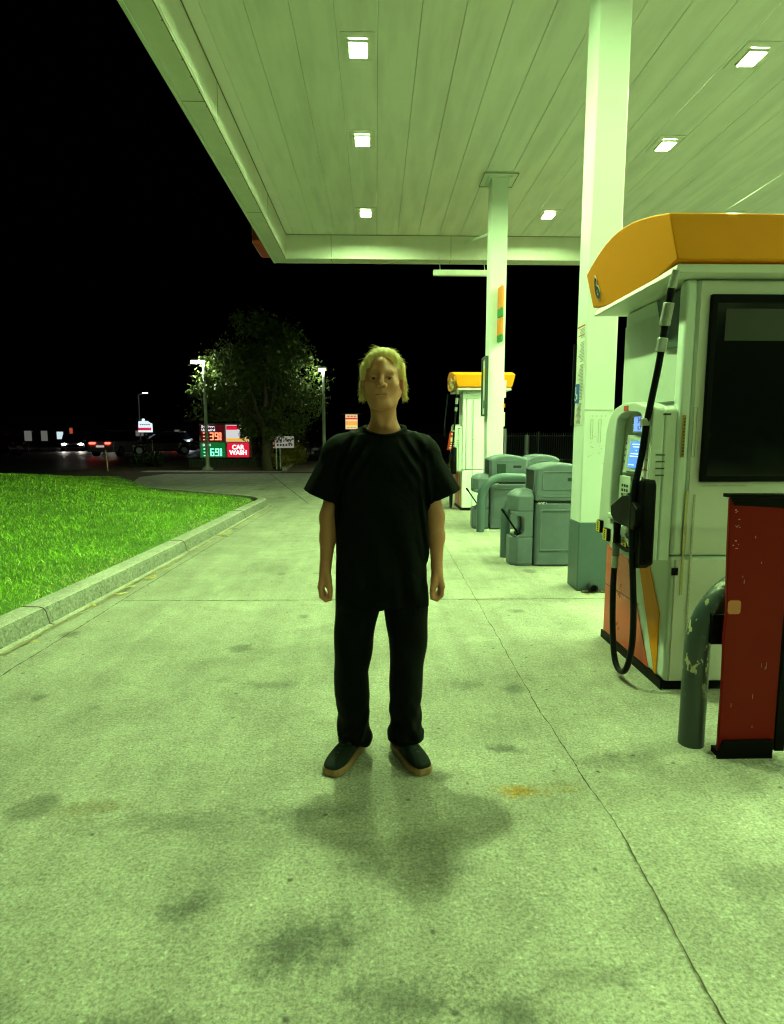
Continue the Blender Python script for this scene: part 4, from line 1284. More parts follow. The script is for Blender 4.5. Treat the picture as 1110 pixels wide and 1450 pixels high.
# hair: a cap grown out of the skull plus loose locks
H = Vol((PX - .12, PY - .14, 1.50), (PX + .14, PY + .15, 1.80), .0034)
H.ell(hd((0, .024, .040)), (.083, .097, .090), .01)
H.ell(hd((.006, -.015, .100)), (.048, .060, .036), .03)
H.ell(hd((-.038, -.028, .080)), (.036, .048, .034), .02)
H.ell(hd((.042, -.028, .082)), (.036, .046, .034), .02)
for s in (-1, 1):
    H.ell(hd((s * .081, .012, .036)), (.018, .046, .048), .015)
    H.ell(hd((s * .079, .046, -.016)), (.017, .030, .036), .015)
H.ell(hd((0, .07, -.01)), (.075, .045, .065), .02)
# cut the face out; the hairline sits high and dips at the temples
H.ell(hd((0, -.110, .005)), (.064, .075, .098), .006, 's')
H.ell(hd((-.020, -.105, .060)), (.050, .056, .036), .008, 's')
H.ell(hd((.026, -.105, .056)), (.044, .056, .036), .008, 's')
def hairnoise(X, Y, Z):
    return .0022 * (np.sin(X * 210 + 3 * np.sin(Z * 40)) * np.sin(Y * 160 + 2 * np.sin(Z * 55)) + np.sin(X * 330 + Z * 90))
sl, (gX, gY, gZ) = H.region((PX - .12, PY - .14, 1.5), (PX + .14, PY + .15, 1.8))
H.D[sl] += (.45 * hairnoise(gX, gY, gZ) + .0065).astype(np.float32)
hair = H.mesh("hair", [hairm], person)
lk = MB()
hc = Vector(hd((0, .026, .03)))
part_x = .006
for k in range(8000):
    u = random.uniform(-.45, 1)
    a = random.uniform(0, 2 * math.pi)
    rr_ = math.sqrt(max(0, 1 - u * u))
    nrm = Vector((rr_ * math.cos(a), rr_ * math.sin(a), u))
    p = Vector((hc.x + nrm.x * (.086 - .010 * max(0, nrm.z)), hc.y + nrm.y * .098, hc.z + .012 + nrm.z * (.088 + .010 * max(0, 1 - abs(nrm.x) * 2))))
    if nrm.y < -.25 and p.z < hc.z + .078 - .045 * abs(nrm.x): continue
    if nrm.y < .1 and u < -.1 : continue
    side = 1 if p.x - hc.x > part_x else -1
    flow = Vector((side * (.9 + .3 * random.random()), -.12 if p.z > hc.z + .06 else .35, -.10)) if u > .3 else Vector((side * .15, .35, -1))
    flow = (flow - nrm * flow.dot(nrm))
    if flow.length < 1e-3: continue
    flow.normalize()
    flow += Vector((random.gauss(0, .18) + .25 * math.sin(p.y * 60 + p.z * 45), random.gauss(0, .18) + .25 * math.sin(p.x * 70), random.gauss(0, .18)))
    ln = random.uniform(.024, .052)
    lift = random.uniform(.05, .24) + (.45 if random.random() < .04 else 0)
    pts, rad = [], []
    q = p - nrm * .008
    d = (flow.normalized() + nrm * lift).normalized()
    r0 = random.uniform(.0005, .0013)
    for i in range(5):
        pts.append(q.copy()); rad.append(r0 * (1 - i / 4.3))
        q += d * ln / 4
        d = (d + Vector((0, .02, -.10)) - nrm * .05 + Vector((random.gauss(0, .08), random.gauss(0, .08), 0))).normalized()
    lk.tube(pts, rad, n=3, cap=False)
# ragged ends over the ears and nape
for k in range(900):
    s = random.choice((-1, 1))
    p = Vector(hd((s * random.uniform(.078, .094), random.uniform(.018, .07), random.uniform(-.055, .02))))
    d = Vector((s * random.uniform(-.15, .35), random.uniform(-.3, .25), -1)).normalized()
    ln = random.uniform(.010, .030)
    lk.tube([p, p + d * ln * .5, p + d * ln + Vector((s * random.uniform(-.006, .007), 0, 0))], [random.uniform(.0007, .0015), .0009, .0002], n=3, cap=False)
lk.build("locks", hairm, hair, smooth='all')

# T-shirt
T = Vol((PX - .36, PY - .22, .66), (PX + .40, PY + .24, 1.50), .0046)
zz_ = [.66, .72, .90, 1.05, 1.18, 1.30, 1.38, 1.44]
ww_ = [.200, .201, .198, .194, .194, .190, .165, .10]
dd_ = [.128, .128, .122, .120, .125, .122, .10, .07]
def torso(X, Y, Z):
    w = np.interp(Z, zz_, ww_); d = np.interp(Z, zz_, dd_)
    fold = .006 * np.sin(X * 38 + 2.5 * np.sin(Z * 6 + X * 5)) * np.clip((1.25 - Z) * 2, 0, 1) + .004 * np.sin(Z * 26 + X * 22)
    r = (np.abs((X - PX - .004) / w) ** 2.4 + np.abs((Y - PY - .022) / d) ** 2.4) ** (1 / 2.4)
    return np.maximum((r - 1) * np.minimum(w, d) * .9 + fold, Z - 1.418)
T.op(torso, (PX - .25, PY - .16, .66), (PX + .27, PY + .2, 1.45), 0)
for s in (-1, 1):
    T.caps((PX + s * .070, PY + .03, 1.408), (PX + s * .188, PY + .03, 1.345), .044, .050, .03, flat=(1, 1.35, 1))
    hx = PX + (-.268 if s < 0 else .280)
    hz = 1.135
    a0 = (PX + s * .175, PY + .03, 1.335); b0 = (hx + s * .012, PY + .025, hz - .05)
    def slv(X, Y, Z, a0=a0, b0=b0, s=s):
        A = np.array(a0); Bv = np.array(b0); d = Bv - A; dd = d @ d
        px, py, pz = X - A[0], Y - A[1], Z - A[2]
        t = np.clip((px * d[0] + py * d[1] + pz * d[2]) / dd, -.1, 1)
        r = .062 + .026 * t
        w = .004 * np.sin(X * 60 + Z * 30 * s) * np.sin(Y * 45)
        return np.sqrt((px - t * d[0]) ** 2 + ((py - t * d[1]) / 1.15) ** 2 + (pz - t * d[2]) ** 2) - r + w
    T.op(slv, (min(a0[0], b0[0]) - .12, PY - .1, hz - .1), (max(a0[0], b0[0]) + .12, PY + .15, 1.42), .03)
# cuts: sleeve hems, sleeve openings, bottom hem, neck
def cut_sleeves(X, Y, Z):
    ax = np.abs(X - PX - .004)
    return np.minimum((1.132 + (ax - .17) * .42) - Z, ax - .192)     # below the slanting hem and outside the trunk
T.op(cut_sleeves, (PX - .36, PY - .22, .66), (PX + .40, PY + .24, 1.3), 0, 'i', 0)
for s in (-1, 1):
    hx = PX + (-.268 if s < 0 else .280)
    T.caps((PX + s * .20, PY + .03, 1.24), (hx + s * .006, PY + .025, 1.06), .050, .074, .004, 's')
T.op(lambda X, Y, Z: .712 + .012 * np.sin(X * 14) - Z + 0 * X + 0 * Y, (PX - .36, PY - .22, .66), (PX + .40, PY + .24, .75), 0, 'i')
T.caps((PX + .014, PY + .008, 1.43), (PX + .014, PY + .008, 1.55), .071, .080, .004, 's', flat=(1, .9, 1))
def pulls(X, Y, Z):      # folds pulling down from the collar and across the chest
    ax = np.abs(X - PX - .01)
    g = np.exp(-((ax - .115) / .05) ** 2) * np.exp(-((Z - 1.33) / .09) ** 2)
    h_ = np.exp(-((ax - .17) / .03) ** 2) * np.exp(-((Z - 1.15) / .16) ** 2)
    q = np.exp(-((X - PX - .07) / .05) ** 2) * np.clip((1.05 - Z) * 3, 0, 1)
    return .007 * g * np.sin((ax * .8 + (Z - 1.33) * .55) * 150) + .006 * h_ * np.sin(ax * 170 + Z * 25) + .006 * q * np.sin(X * 80 + Z * 14)
slp, (pX, pY, pZ) = T.region((PX - .36, PY - .22, .66), (PX + .40, PY + .24, 1.5))
T.D[slp] += np.where(pY < PY + .02, pulls(pX, pY, pZ), 0).astype(np.float32)
shirt = T.mesh("t_shirt", [cloth], person)
cn = []
for k in range(41):
    a = 2 * math.pi * k / 40
    cn.append((PX + .014 + .083 * math.cos(a), PY + .012 + .076 * math.sin(a), 1.438 + .018 * math.sin(a) + .007 * math.cos(2 * a)))
cb = MB()
cb.tube(cn, .0085, n=8, cap=False)
cb.build("collar", cloth, shirt, smooth='all')

# trousers
Q_ = Vol((PX - .26, PY - .20, .05), (PX + .26, PY + .26, 1.0), .0048)
def leg(s):
    zt = [.05, .09, .14, .20, .30, .40, .55, .68, .80, .98]
    if s < 0:
        cx = [-.118, -.118, -.120, -.125, -.130, -.132, -.118, -.102, -.092, -.085]
        w = [.070, .074, .072, .073, .076, .076, .083, .094, .098, .098]
    else:
        cx = [.108, .108, .106, .106, .104, .108, .112, .105, .095, .085]
        w = [.072, .078, .071, .072, .073, .074, .082, .094, .098, .098]
    dp = [.078, .084, .080, .080, .083, .086, .094, .105, .112, .115]
    cy = [.075, .075, .072, .066, .058, .05, .04, .03, .025, .02]
    def fn(X, Y, Z):
        bx = np.interp(Z, zt, cx); ww = np.interp(Z, zt, w); dd = np.interp(Z, zt, dp); by = np.interp(Z, zt, cy)
        low = np.clip((.34 - Z) / .2, 0, 1)
        f = low * (.0035 * np.sin(Z * 62 + X * 45 * s + 3 * np.sin(Y * 22 + X * 15)) + .003 * np.sin(Z * 40 - X * 70 - Y * 25)) + .004 * np.sin(X * 50 + Z * 18) * np.sin(Z * 9)
        r = np.sqrt(((X - PX - bx) / ww) ** 2 + ((Y - PY - by) / dd) ** 2)
        return (r - 1) * np.minimum(ww, dd) * .9 + f
    return fn
for s in (-1, 1):
    Q_.op(leg(s), (PX - .24 if s < 0 else PX - .03, PY - .12, .05), (PX + .03 if s < 0 else PX + .24, PY + .2, .98), .012)
Q_.ell((PX, PY + .02, .86), (.185, .115, .16), .02)
for s, cx, rx in ((-1, -.119, .075), (1, .108, .079)):
    def cuff(X, Y, Z, cx=cx, rx=rx):
        q = np.sqrt(((X - PX - cx) / rx) ** 2 + ((Y - PY - .072) / .086) ** 2) - 1
        return np.sqrt((q * rx) ** 2 + ((Z - .098 - .15 * (X - PX - cx) * s) / 2.6) ** 2) - .003
    Q_.op(cuff, (PX + cx - .1, PY - .03, .05), (PX + cx + .1, PY + .17, .15), .006)
Q_.op(lambda X, Y, Z: .070 + .01 * np.sin(X * 40) + .22 * np.clip(PY + .05 - Y, -.05, .1) - Z, (PX - .26, PY - .2, .05), (PX + .26, PY + .26, .12), 0, 'i')
trs = Q_.mesh("trousers", [cloth2], person)

# shoes
gum = M("gum_sole", (.27, .15, .065), .5, var=.08, vs=20)
suede = M("black_suede", (.007, .012, .010), .75, var=.25, vs=40, bump=.2, bs=200, sheen=.02, spec=.15)
lace = M("lace", (.022, .03, .026), .7)
def shoe(hx, hy, ang):
    ca, sa = math.cos(R(ang)), math.sin(R(ang))
    def wp(u, v, z):         # u along the foot from heel to toe, v to the side
        return (hx + v * ca + u * sa, hy - u * ca + v * sa, z)
    us = [0, .012, .05, .10, .16, .205, .245, .272, .286]
    wd = [.020, .032, .038, .038, .046, .053, .051, .041, .024]
    hs = [.055, .085, .095, .098, .088, .072, .056, .046, .036]
    out = [wp(u, w, 0) for u, w in zip(us, wd)] + [wp(u, -w, 0) for u, w in zip(us[::-1], wd[::-1])]
    sole = MB()
    sole.loft([[(p[0], p[1], z) for p in out] for z in (.001, .016, .031)])
    so = None
    up = MB()
    rings = []
    for u, w, h in zip(us, wd, hs):
        ring = []
        for k in range(15):
            a = math.pi * k / 14
            ring.append(wp(u, (w - .004) * math.copysign(abs(math.cos(a)) ** .7, math.cos(a)), .030 + (h + .006 - .030) * math.sin(a) ** .85))
        rings.append(ring)
    up.loft(rings, close=True)
    root = up.build("shoe", suede, person, smooth='all')
    md = root.modifiers.new('sub', 'SUBSURF'); md.levels = 1; md.render_levels = 2
    sole.build("sole", gum, root, bevel=.007, seg=3)
    lm = MB()
    for k in range(5):
        u = .125 + k * .022
        h = np.interp(u, us, hs) + .002
        lm.tube([wp(u, -.026, h - .010), wp(u + .004, 0, h + .003), wp(u, .026, h - .010)], .0032, n=6)
    lm.tube([wp(.12, 0, .108), wp(.13, .03, .105), wp(.15, .035, .095)], .0025, n=6)
    lm.tube([wp(.12, 0, .108), wp(.13, -.03, .105), wp(.15, -.035, .095)], .0025, n=6)
    lm.build("laces", lace, root, smooth='all')
    return root
shoe(-.070, 2.638, -27)
shoe(.083, 2.640, 25)

# ------------------------------------------------------------------ litter
wr = MB()
for k in range(7):
    c = Vector((-2.36 + random.uniform(-.03, .03), 8.62 + random.uniform(-.04, .04), .02 + random.uniform(0, .02)))
    wr.add([c + Vector((random.uniform(-.04, .04), random.uniform(-.04, .04), random.uniform(-.015, .025))) for _ in range(4)], [(0, 1, 2), (0, 2, 3), (1, 2, 3)])
tag(wr.build("litter", M("red_wrapper", (.5, .05, .06), .4), None, origin=(-2.36, 8.62, .01)), "crumpled red wrapper lying in the gutter", "wrapper")
leafm = M("dry_leaf", (.50, .38, .12), .7, var=.2, vs=20)
lf0 = None
for k in range(34):
    yy = random.choice((random.gauss(5.6, .35), random.gauss(8, .8), random.uniform(4, 11)))
    xx = np.interp(yy, [3.92, 5.94, 8.5, 10.9], [-2.42, -2.29, -2.19, -2.12]) + abs(random.gauss(0, .05))
    if lf0 is None:
        lf0 = MB().add([(0, -.05, .004), (.018, -.01, .012), (.012, .03, .006), (0, .05, .012), (-.013, .025, .01), (-.016, -.015, .006), (0, 0, .018)],
                       [(0, 1, 6), (1, 2, 6), (2, 3, 6), (3, 4, 6), (4, 5, 6), (5, 0, 6)]).build("fallen_leaf", leafm, None)
        tag(lf0, "small dry yellow leaf lying in the gutter along the kerb", "leaf", "dry leaves in the gutter")
        o = lf0
    else:
        o = lf0.copy(); COL.objects.link(o)
    o.location = (xx, yy, .012)
    o.rotation_euler = (random.uniform(-.2, .2), random.uniform(-.2, .2), random.uniform(0, 6))
    s = random.uniform(.5, 1.0)
    o.scale = (s, s, s)

# ------------------------------------------------------------------ background
polem = M("pole_paint", (.55, .57, .52), .5, var=.05)
street_lens = EM("street_lens", (.80, 1.0, .72), 230)
def street_lamp(x, y, h, arm, label, on=True):
    t = thing("street_lamp", (x, y, 0), label, "street lamp", "lamp posts")
    MB().tube([(x, y, .03), (x, y, h)], [.075, .055], n=12).build("pole", polem, t, smooth=True)
    MB().cyl((x, y, 0), (x, y, .10), .22, .20, n=14).cyl((x, y, .10), (x, y, .16), .14, .11, n=14).build("base", M("base_concrete", (.4, .39, .35), .8), t, smooth=True)
    hd_ = MB().box(x - .10 + arm * 1.3, x + .10 + arm * .2, y - .14, y + .10, h + .03, h + .12).build("lamp_head", M("lamp_head", (.5, .5, .48), .5), t, bevel=.02)
    MB().box(x - .09 + arm * 1.3, x + .06 + arm * .2, y - .13, y + .06, h - .05, h + .028).build("lens", street_lens, hd_)
    return t
street_lamp(-6.72, 24.5, 4.22, -.28, "lamp post on a concrete foot in front of the price sign")
street_lamp(-2.12, 25.2, 4.0, -.05, "lamp post standing left of the blond person")

# price sign
ps = thing("price_sign", (-6.76, 27.7, 0), "lit price sign with red and green digits and a red CAR WASH panel", "sign")
ox = .0
box(-7.90, -5.62, 27.62, 27.9, .36, 1.90).build("cabinet", M("sign_metal", (.36, .37, .33), .5), ps, bevel=.01)
def panel(name, x0, x1, z0, z1, mat):
    return box(x0, x1, 27.585, 27.615, z0, z1).build(name, mat, ps)
pa = panel("red_price_panel", -7.83, -6.77, 1.10, 1.83, EM("panel_maroon", (.055, .004, .006), 1.0))
pb = panel("green_price_panel", -7.83, -6.77, .41, 1.05, EM("panel_green", (.003, .14, .025), 1.0))
pc = panel("logo_panel", -6.70, -5.69, 1.10, 1.83, EM("panel_white", (.8, .82, .8), .8))
pd = panel("car_wash_panel", -6.66, -5.70, .41, 1.04, EM("panel_red", (.78, .012, .04), .95))
seg = {'2': 'abged', '3': 'abgcd', '9': 'abcdfg', '6': 'acdefg'}
def digit(m, ch, x0, z0, w, h, th):
    zm = z0 + h / 2
    y0, y1 = 27.572, 27.583
    for s_ in seg[ch]:
        if s_ == 'a': m.box(x0, x0 + w, y0, y1, z0 + h - th, z0 + h)
        if s_ == 'd': m.box(x0, x0 + w, y0, y1, z0, z0 + th)
        if s_ == 'g': m.box(x0, x0 + w, y0, y1, zm - th / 2, zm + th / 2)
        if s_ == 'b': m.box(x0 + w - th, x0 + w, y0, y1, zm + th * .5, z0 + h - th)
        if s_ == 'c': m.box(x0 + w - th, x0 + w, y0, y1, z0 + th, zm - th * .5)
        if s_ == 'f': m.box(x0, x0 + th, y0, y1, zm + th * .5, z0 + h - th)
        if s_ == 'e': m.box(x0, x0 + th, y0, y1, z0 + th, zm - th * .5)
for pan, z0, word, mt in ((pa, 1.16, '3399', EM("digit_red", (1.0, .26, .12), 2.2)), (pb, .45, '3699', EM("digit_green", (.25, 1.0, .62), 1.8))):
    dm = MB()
    h = .34
    digit(dm, word[0], -7.72, z0, .17, h, .045)
    digit(dm, word[1], -7.42, z0, .17, h, .045)
    digit(dm, word[2], -7.20, z0, .17, h, .045)
    digit(dm, '9', -6.995, z0 + .18, .09, h - .18, .03)
    dm.box(-6.995, -6.89, 27.572, 27.583, z0 + .14, z0 + .16)
    digit(dm, '6', -6.995, z0, .09, .12, .03)
    dm.build("price_digits", mt, pan)
sgn_txt = EM("sign_text", (.85, .95, 1.0), 1.1)
text("sign_text", "Self Serve", .15, (-7.78, 27.578, 1.755), (90, 0, 0), sgn_txt, pa, .003, .004, 'LEFT')
text("sign_text", "Unleaded", .15, (-7.78, 27.578, 1.61), (90, 0, 0), sgn_txt, pa, .003, .004, 'LEFT', 1.05)
text("sign_text", "Diesel", .14, (-7.75, 27.578, .94), (90, 0, 0), sgn_txt, pb, .003, .004, 'LEFT')
text("car_wash_text", "CAR", .27, (-6.18, 27.578, .84), (90, 0, 0), EM("text_white", (1, .95, .95), 1.4), pd, .003, .012)
text("car_wash_text", "WASH", .27, (-6.18, 27.578, .60), (90, 0, 0), EM("text_white", (1, .95, .95), 1.4), pd, .003, .012)
MB().prism([(-6.68, 1.62), (-6.20, 1.62), (-6.0, 1.80), (-6.68, 1.81)], 'y', 27.572, 27.583).build("red_wedge", EM("panel_red"  , (0, 0, 0), 0), pc)
MB().box(-6.69, -5.70, 27.572, 27.583, 1.12, 1.24).build("yellow_band", EM("panel_yellow", (1.0, .48, .03), .95), pc)

fb = thing("low_fence", (-6.6, 27.2, 0), "low green slatted fence under the price sign", "fence")
ff = MB()
for k in range(30):
    x = -8.28 + k * .11
    ff.box(x, x + .085, 27.2, 27.23, -.05, .335)
ff.build("slats", M("slat_green", (.09, .12, .07), .7, var=.15), fb)
MB().box(-8.30, -4.98, 27.232, 27.26, .26, .31).box(-8.30, -4.98, 27.232, 27.26, .02, .07).build("rails", M("slat_green"), fb)

# tree
def leaf_cloud(n, centre, rad, size, seed, clumps=60, flat=1.0, gap=.25):
    rg = np.random.default_rng(seed)
    cl = rg.normal(0, 1, (clumps, 3)); cl /= np.linalg.norm(cl, axis=1)[:, None]
    cl *= rg.uniform(.45, 1.0, clumps)[:, None] ** .6
    cr_ = rg.uniform(.14, .30, clumps)
    k = rg.integers(0, clumps, n)
    p = cl[k] + rg.normal(0, 1, (n, 3)) * cr_[k][:, None] * .55
    p = p * np.array(rad) + np.array(centre)
    return p, rg
def leaves(p, rg, size):
    n = len(p)
    a = rg.normal(0, 1, (n, 3)); a /= np.linalg.norm(a, axis=1)[:, None]
    b = np.cross(a, rg.normal(0, 1, (n, 3))); b /= np.linalg.norm(b, axis=1)[:, None]
    s = size * rg.uniform(.6, 1.3, n)[:, None]
    v = np.stack([p - a * s, p + b * s * .45, p + a * s, p - b * s * .45], 1)
    return v
def leaf_mesh(name, v, mat, parent, origin=(0, 0, 0)):
    n = len(v)
    me = bpy.data.meshes.new(name)
    og = np.array(rootof(parent).get('org', (0, 0, 0))) if parent is not None else np.array(origin)
    me.vertices.add(n * 4); me.vertices.foreach_set('co', (v.reshape(-1, 3) - og).astype(np.float32).ravel())
    me.loops.add(n * 4); me.loops.foreach_set('vertex_index', np.arange(n * 4, dtype=np.int32))
    me.polygons.add(n); me.polygons.foreach_set('loop_start', (np.arange(n) * 4).astype(np.int32))
    me.update(calc_edges=True)
    me.materials.append(mat)
    o = bpy.data.objects.new(name, me); COL.objects.link(o)
    if parent is not None: o.parent = parent
    else: o.location = og
    return o
def leafmat(name, c1_, c2_):
    m, nt, b = new_mat(name)
    N, L = nt.nodes, nt.links
    g = N.new("ShaderNodeNewGeometry")
    cr = N.new("ShaderNodeValToRGB")
    cr.color_ramp.elements[0].color = (*c1_, 1); cr.color_ramp.elements[1].color = (*c2_, 1)
    L.new(g.outputs["Random Per Island"], cr.inputs[0]); L.new(cr.outputs[0], b.inputs["Base Color"])
    b.inputs["Roughness"].default_value = .5
    b.inputs["Specular IOR Level"].default_value = .3
    return m
bark = M("bark", (.10, .075, .05), .9, var=.3, vs=12, bump=.5, bs=20)
tr_ = thing("tree", (-4.35, 24.6, 0), "leafy tree between the two lamp posts, partly hiding the price sign", "tree")
p, rg = leaf_cloud(15000, (-4.75, 25.3, 3.0), (2.5, 1.5, 2.1), .1, 3, 75)
p2, rg2 = leaf_cloud(9000, (-4.7, 25.3, 4.6), (2.0, 1.5, 1.6), .1, 4, 50)
p3, rg3 = leaf_cloud(700, (-7.0, 25.2, 3.15), (.7, .6, .3), .1, 5, 8)
P3 = np.concatenate([p, p2, p3])
P3 = P3[P3[:, 2] > 1.05 + .35 * rg.uniform(0, 1, len(P3)) - .25 * (np.abs(P3[:, 0] + 4.4) < 1.2)]
P3 = P3[~((P3[:, 0] < -5.45) & (P3[:, 2] < 1.95))]
leaf_mesh("crown", leaves(P3, rg, .085), leafmat("tree_leaf", (.06, .095, .018), (.15, .20, .045)), tr_)
tk = MB().tube(smoothpath([(-4.36, 24.6, -.05), (-4.40, 24.6, .5), (-4.38, 24.62, 1.1), (-4.45, 24.65, 1.9), (-4.5, 25.2, 3.2), (-4.5, 25.2, 5)], 4), [.30, .24, .21, .20, .19, .19, .19, .18, .18, .17, .17, .17, .16, .14, .12, .11, .10, .08, .06, .05, .04], n=10)
for a, l in ((10, 1.6), (80, 1.4), (150, 1.7), (200, 1.5), (300, 1.6), (250, 1.2)):
    tk.tube(smoothpath([(-4.45, 24.65, 1.7), (-4.45 + l * .5 * math.cos(R(a)), 24.65 + l * .5 * math.sin(R(a)), 2.5), (-4.45 + l * math.cos(R(a)), 24.65 + l * math.sin(R(a)), 3.6)], 4), [.10, .09, .08, .07, .06, .05, .04, .03, .02], n=7)
tk.build("trunk", bark, tr_, smooth='all')

def shrub(name, label, c, r, n, mat, seed, size=.07):
    t = thing(name, (c[0], c[1], 0), label, "shrub", None)
    p, rg = leaf_cloud(n, c, r, size, seed, 30)
    p = p[p[:, 2] > .02]
    leaf_mesh("foliage", leaves(p, rg, size), mat, t)
    s = MB()
    for k in range(6):
        s.tube([(c[0], c[1], 0), (c[0] + r[0] * .5 * random.uniform(-1, 1), c[1] + r[1] * .5 * random.uniform(-1, 1), c[2])], [.025, .012], n=5)
    s.build("stems", bark, t)
    return t
hl = leafmat("hedge_leaf", (.22, .19, .03), (.42, .34, .06))
dl = leafmat("dark_leaf", (.02, .035, .012), (.05, .07, .02))
shrub("shrub", "dark rounded shrub at the road edge behind the lawn", (-10.1, 27.3, .3), (.72, .5, .36), 2600, dl, 11)
shrub("shrub", "yellowish bush between the tree trunk and the sign posts", (-4.15, 26.6, .5), (.55, .5, .55), 2600, hl, 12)
shrub("shrub", "yellowish bush behind the white road sign", (-3.95, 29, .55), (.6, .8, .65), 2600, hl, 13)
shrub("shrub", "yellowish bush farthest along the side lane", (-4.6, 36, .6), (.7, 1.2, .75), 2600, hl, 14)
shrub("shrub", "olive bush showing beside the right end of the price sign", (-5.2, 28.2, .6), (.45, .4, .7), 1800, hl, 15)

# kerb of the side lane
lk_ = MB()
lk_.loft([[(x0, y0, -.02), (x0 + .18, y0, -.02), (x0 + .18, y0, .12), (x0, y0, .12)] for x0, y0 in ((-3.72, 24.2), (-4.3, 33), (-4.9, 42), (-5.5, 50))])
tag(lk_.build("lane_kerb", M("lane_kerb_concrete", (.46, .36, .32), .8), None), kind='structure')

# signs
ws = thing("road_sign", (-3.9, 25, 0), "white sign on two posts in front of the yellowish bushes", "sign")
MB().box(-4.08, -4.03, 25.0, 25.04, 0, 1.3).build("post", polem, ws)
MB().box(-3.93, -3.88, 25.0, 25.04, 0, 1.3).build("post", polem, ws)
b_ = MB().prism(rrect(-4.10, -3.33, .87, 1.34, .04), 'y', 24.96, 24.998).build("board", EM("sign_glow_white", (.75, .72, .62), .3), ws)
wm = MB()
for a, bb in ((-4.02, -3.95), (-3.9, -3.83), (-3.79, -3.72), (-3.67, -3.60), (-3.55, -3.50), (-3.45, -3.39)):
    wm.box(a, bb, 24.952, 24.959, .93 + random.uniform(0, .03), 1.03)
for k in range(5):
    a = -4.05 + k * .14
    wm.box(a, a + random.uniform(.04, .1), 24.952, 24.959, 1.12, 1.12 + random.uniform(.03, .09))
wm.build("board_print", ink, b_)
ms = thing("menu_board", (-4.7, 26.9, 0), "dark menu board with red top and pale lines beside the tree trunk", "sign")
MB().box(-4.92, -4.50, 26.9, 26.98, .86, 1.42).build("board", M("menu_dark", (.02, .02, .02), .4), ms)
MB().box(-4.75, -4.70, 26.92, 26.96, -.02, .86).build("post", polem, ms)
MB().box(-4.50, -4.45, 26.88, 26.98, .82, 1.40).build("side_frame", EM("frame_peach", (.55, .30, .18), .7), ms)
lm = MB()
for k, z in enumerate((1.20, 1.14, 1.09, 1.02, .93)):
    lm.box(-4.90, -4.90 + random.uniform(.25, .38), 26.89, 26.899, z, z + (.035 if k in (0, 4) else .012))
lm.build("menu_lines", EM("menu_glow", (.5, .5, .48), .5), ms)
MB().box(-4.90, -4.52, 26.89, 26.899, 1.30, 1.37).build("red_header", EM("menu_red", (.45, .10, .06), .7), ms)

yp = thing("pylon_sign", (-1.78, 45, 0), "lit red and yellow pylon sign just above the person's shoulder", "sign", "lit pylon signs")
MB().box(-2.21, -1.34, 45, 45.3, 1.80, 2.86).build("light_box", EM("pylon_cream", (1.0, .74, .35), .9), yp)
MB().box(-2.5, -1.05, 44.9, 45.4, 2.88, 2.96).build("roof_cap", M("cap_dark", (.06, .06, .06), .6), yp)
MB().box(-2.20, -1.35, 44.96, 44.998, 2.50, 2.62).box(-2.20, -1.35, 44.96, 44.998, 2.30, 2.34).build("red_stripe", EM("pylon_red", (.85, .06, .03), .9), yp)
MB().box(-2.20, -1.35, 44.96, 44.998, 2.08, 2.28).build("yellow_stripe", EM("pylon_yellow", (1.0, .55, .04), .9), yp)
MB().box(-1.9, -1.65, 45.05, 45.25, 0, 1.8).build("post", M("cap_dark"), yp)
pk = MB()
for k in range(7):
    a = -2.12 + k * .105
    pk.box(a, a + .06, 44.95, 44.958, 2.66, 2.78)
    pk.box(a, a + .05, 44.95, 44.958, 1.9, 1.95)
pk.build("pylon_print", EM("print_dim", (.5, .12, .06), .5), yp)

py = thing("pylon_sign", (-22.4, 60, 0), "small white pylon sign with a red band far over the road", "sign", "lit pylon signs")
arch_ = [(-23.0, 1.62), (-21.72, 1.62), (-21.72, 2.45), (-21.95, 2.55), (-22.15, 2.70), (-22.6, 2.72), (-22.95, 2.66)]
MB().prism(arch_, 'y', 60, 60.3).build("light_box", EM("pylon_white", (.75, .92, 1.0), 1.0), py)
MB().box(-22.98, -21.74, 59.95, 59.99, 1.80, 2.06).build("red_band", EM("pylon_red2", (.85, .02, .06), 1.0), py)
MB().sphere((-22.5, 60.1, 2.82), (.16, .1, .14), 10, 6).build("emblem", EM("pylon_emblem", (.9, .95, .9), .9), py)
pk = MB()
for k in range(6):
    pk.box(-22.9 + k * .19, -22.9 + k * .19 + .1, 59.94, 59.949, 1.87, 1.98)
for k in range(5):
    pk.box(-22.8 + k * .2, -22.8 + k * .2 + .13, 59.98, 59.999, 2.30, 2.40)
pk.build("pylon_print", M("print_grey", (.3, .3, .3), .6), py)
MB().box(-22.45, -22.25, 60.1, 60.25, 0, 1.62).build("post", M("cap_dark"), py)

fl = thing("street_lamp", (-22.9, 60, 0), "tall dim street lamp far away over the road", "street lamp", "lamp posts")
MB().tube([(-23.2, 61, 0), (-23.2, 61, 5.3)], .07, n=8).build("pole", M("pole_dark", (.2, .2, .2), .6), fl)
MB().tube([(-23.2, 61, 5.25), (-22.6, 61, 5.42)], .05, n=6).build("arm", M("pole_dark"), fl)
MB().box(-22.75, -22.3, 60.9, 61.1, 5.40, 5.46).build("lens", EM("far_lens", (1, 1, .9), 6), fl)

# lawn stakes
def stake(x, y, z0, z1, label):
    tag(MB().tube([(x, y, z0), (x - .04, y, z1)], .014, n=6).build("marker_stake", M("stake_wood", (.45, .38, .25), .7), None, origin=(x, y, z0)), label, "stake", "thin marker stakes")
stake(-7.4, 17.0, .40, 1.0, "thin stake standing on the crest of the lawn")
stake(-10.9, 30.2, 0, 1.15, "thin stake at the road edge beside the dark shrub")

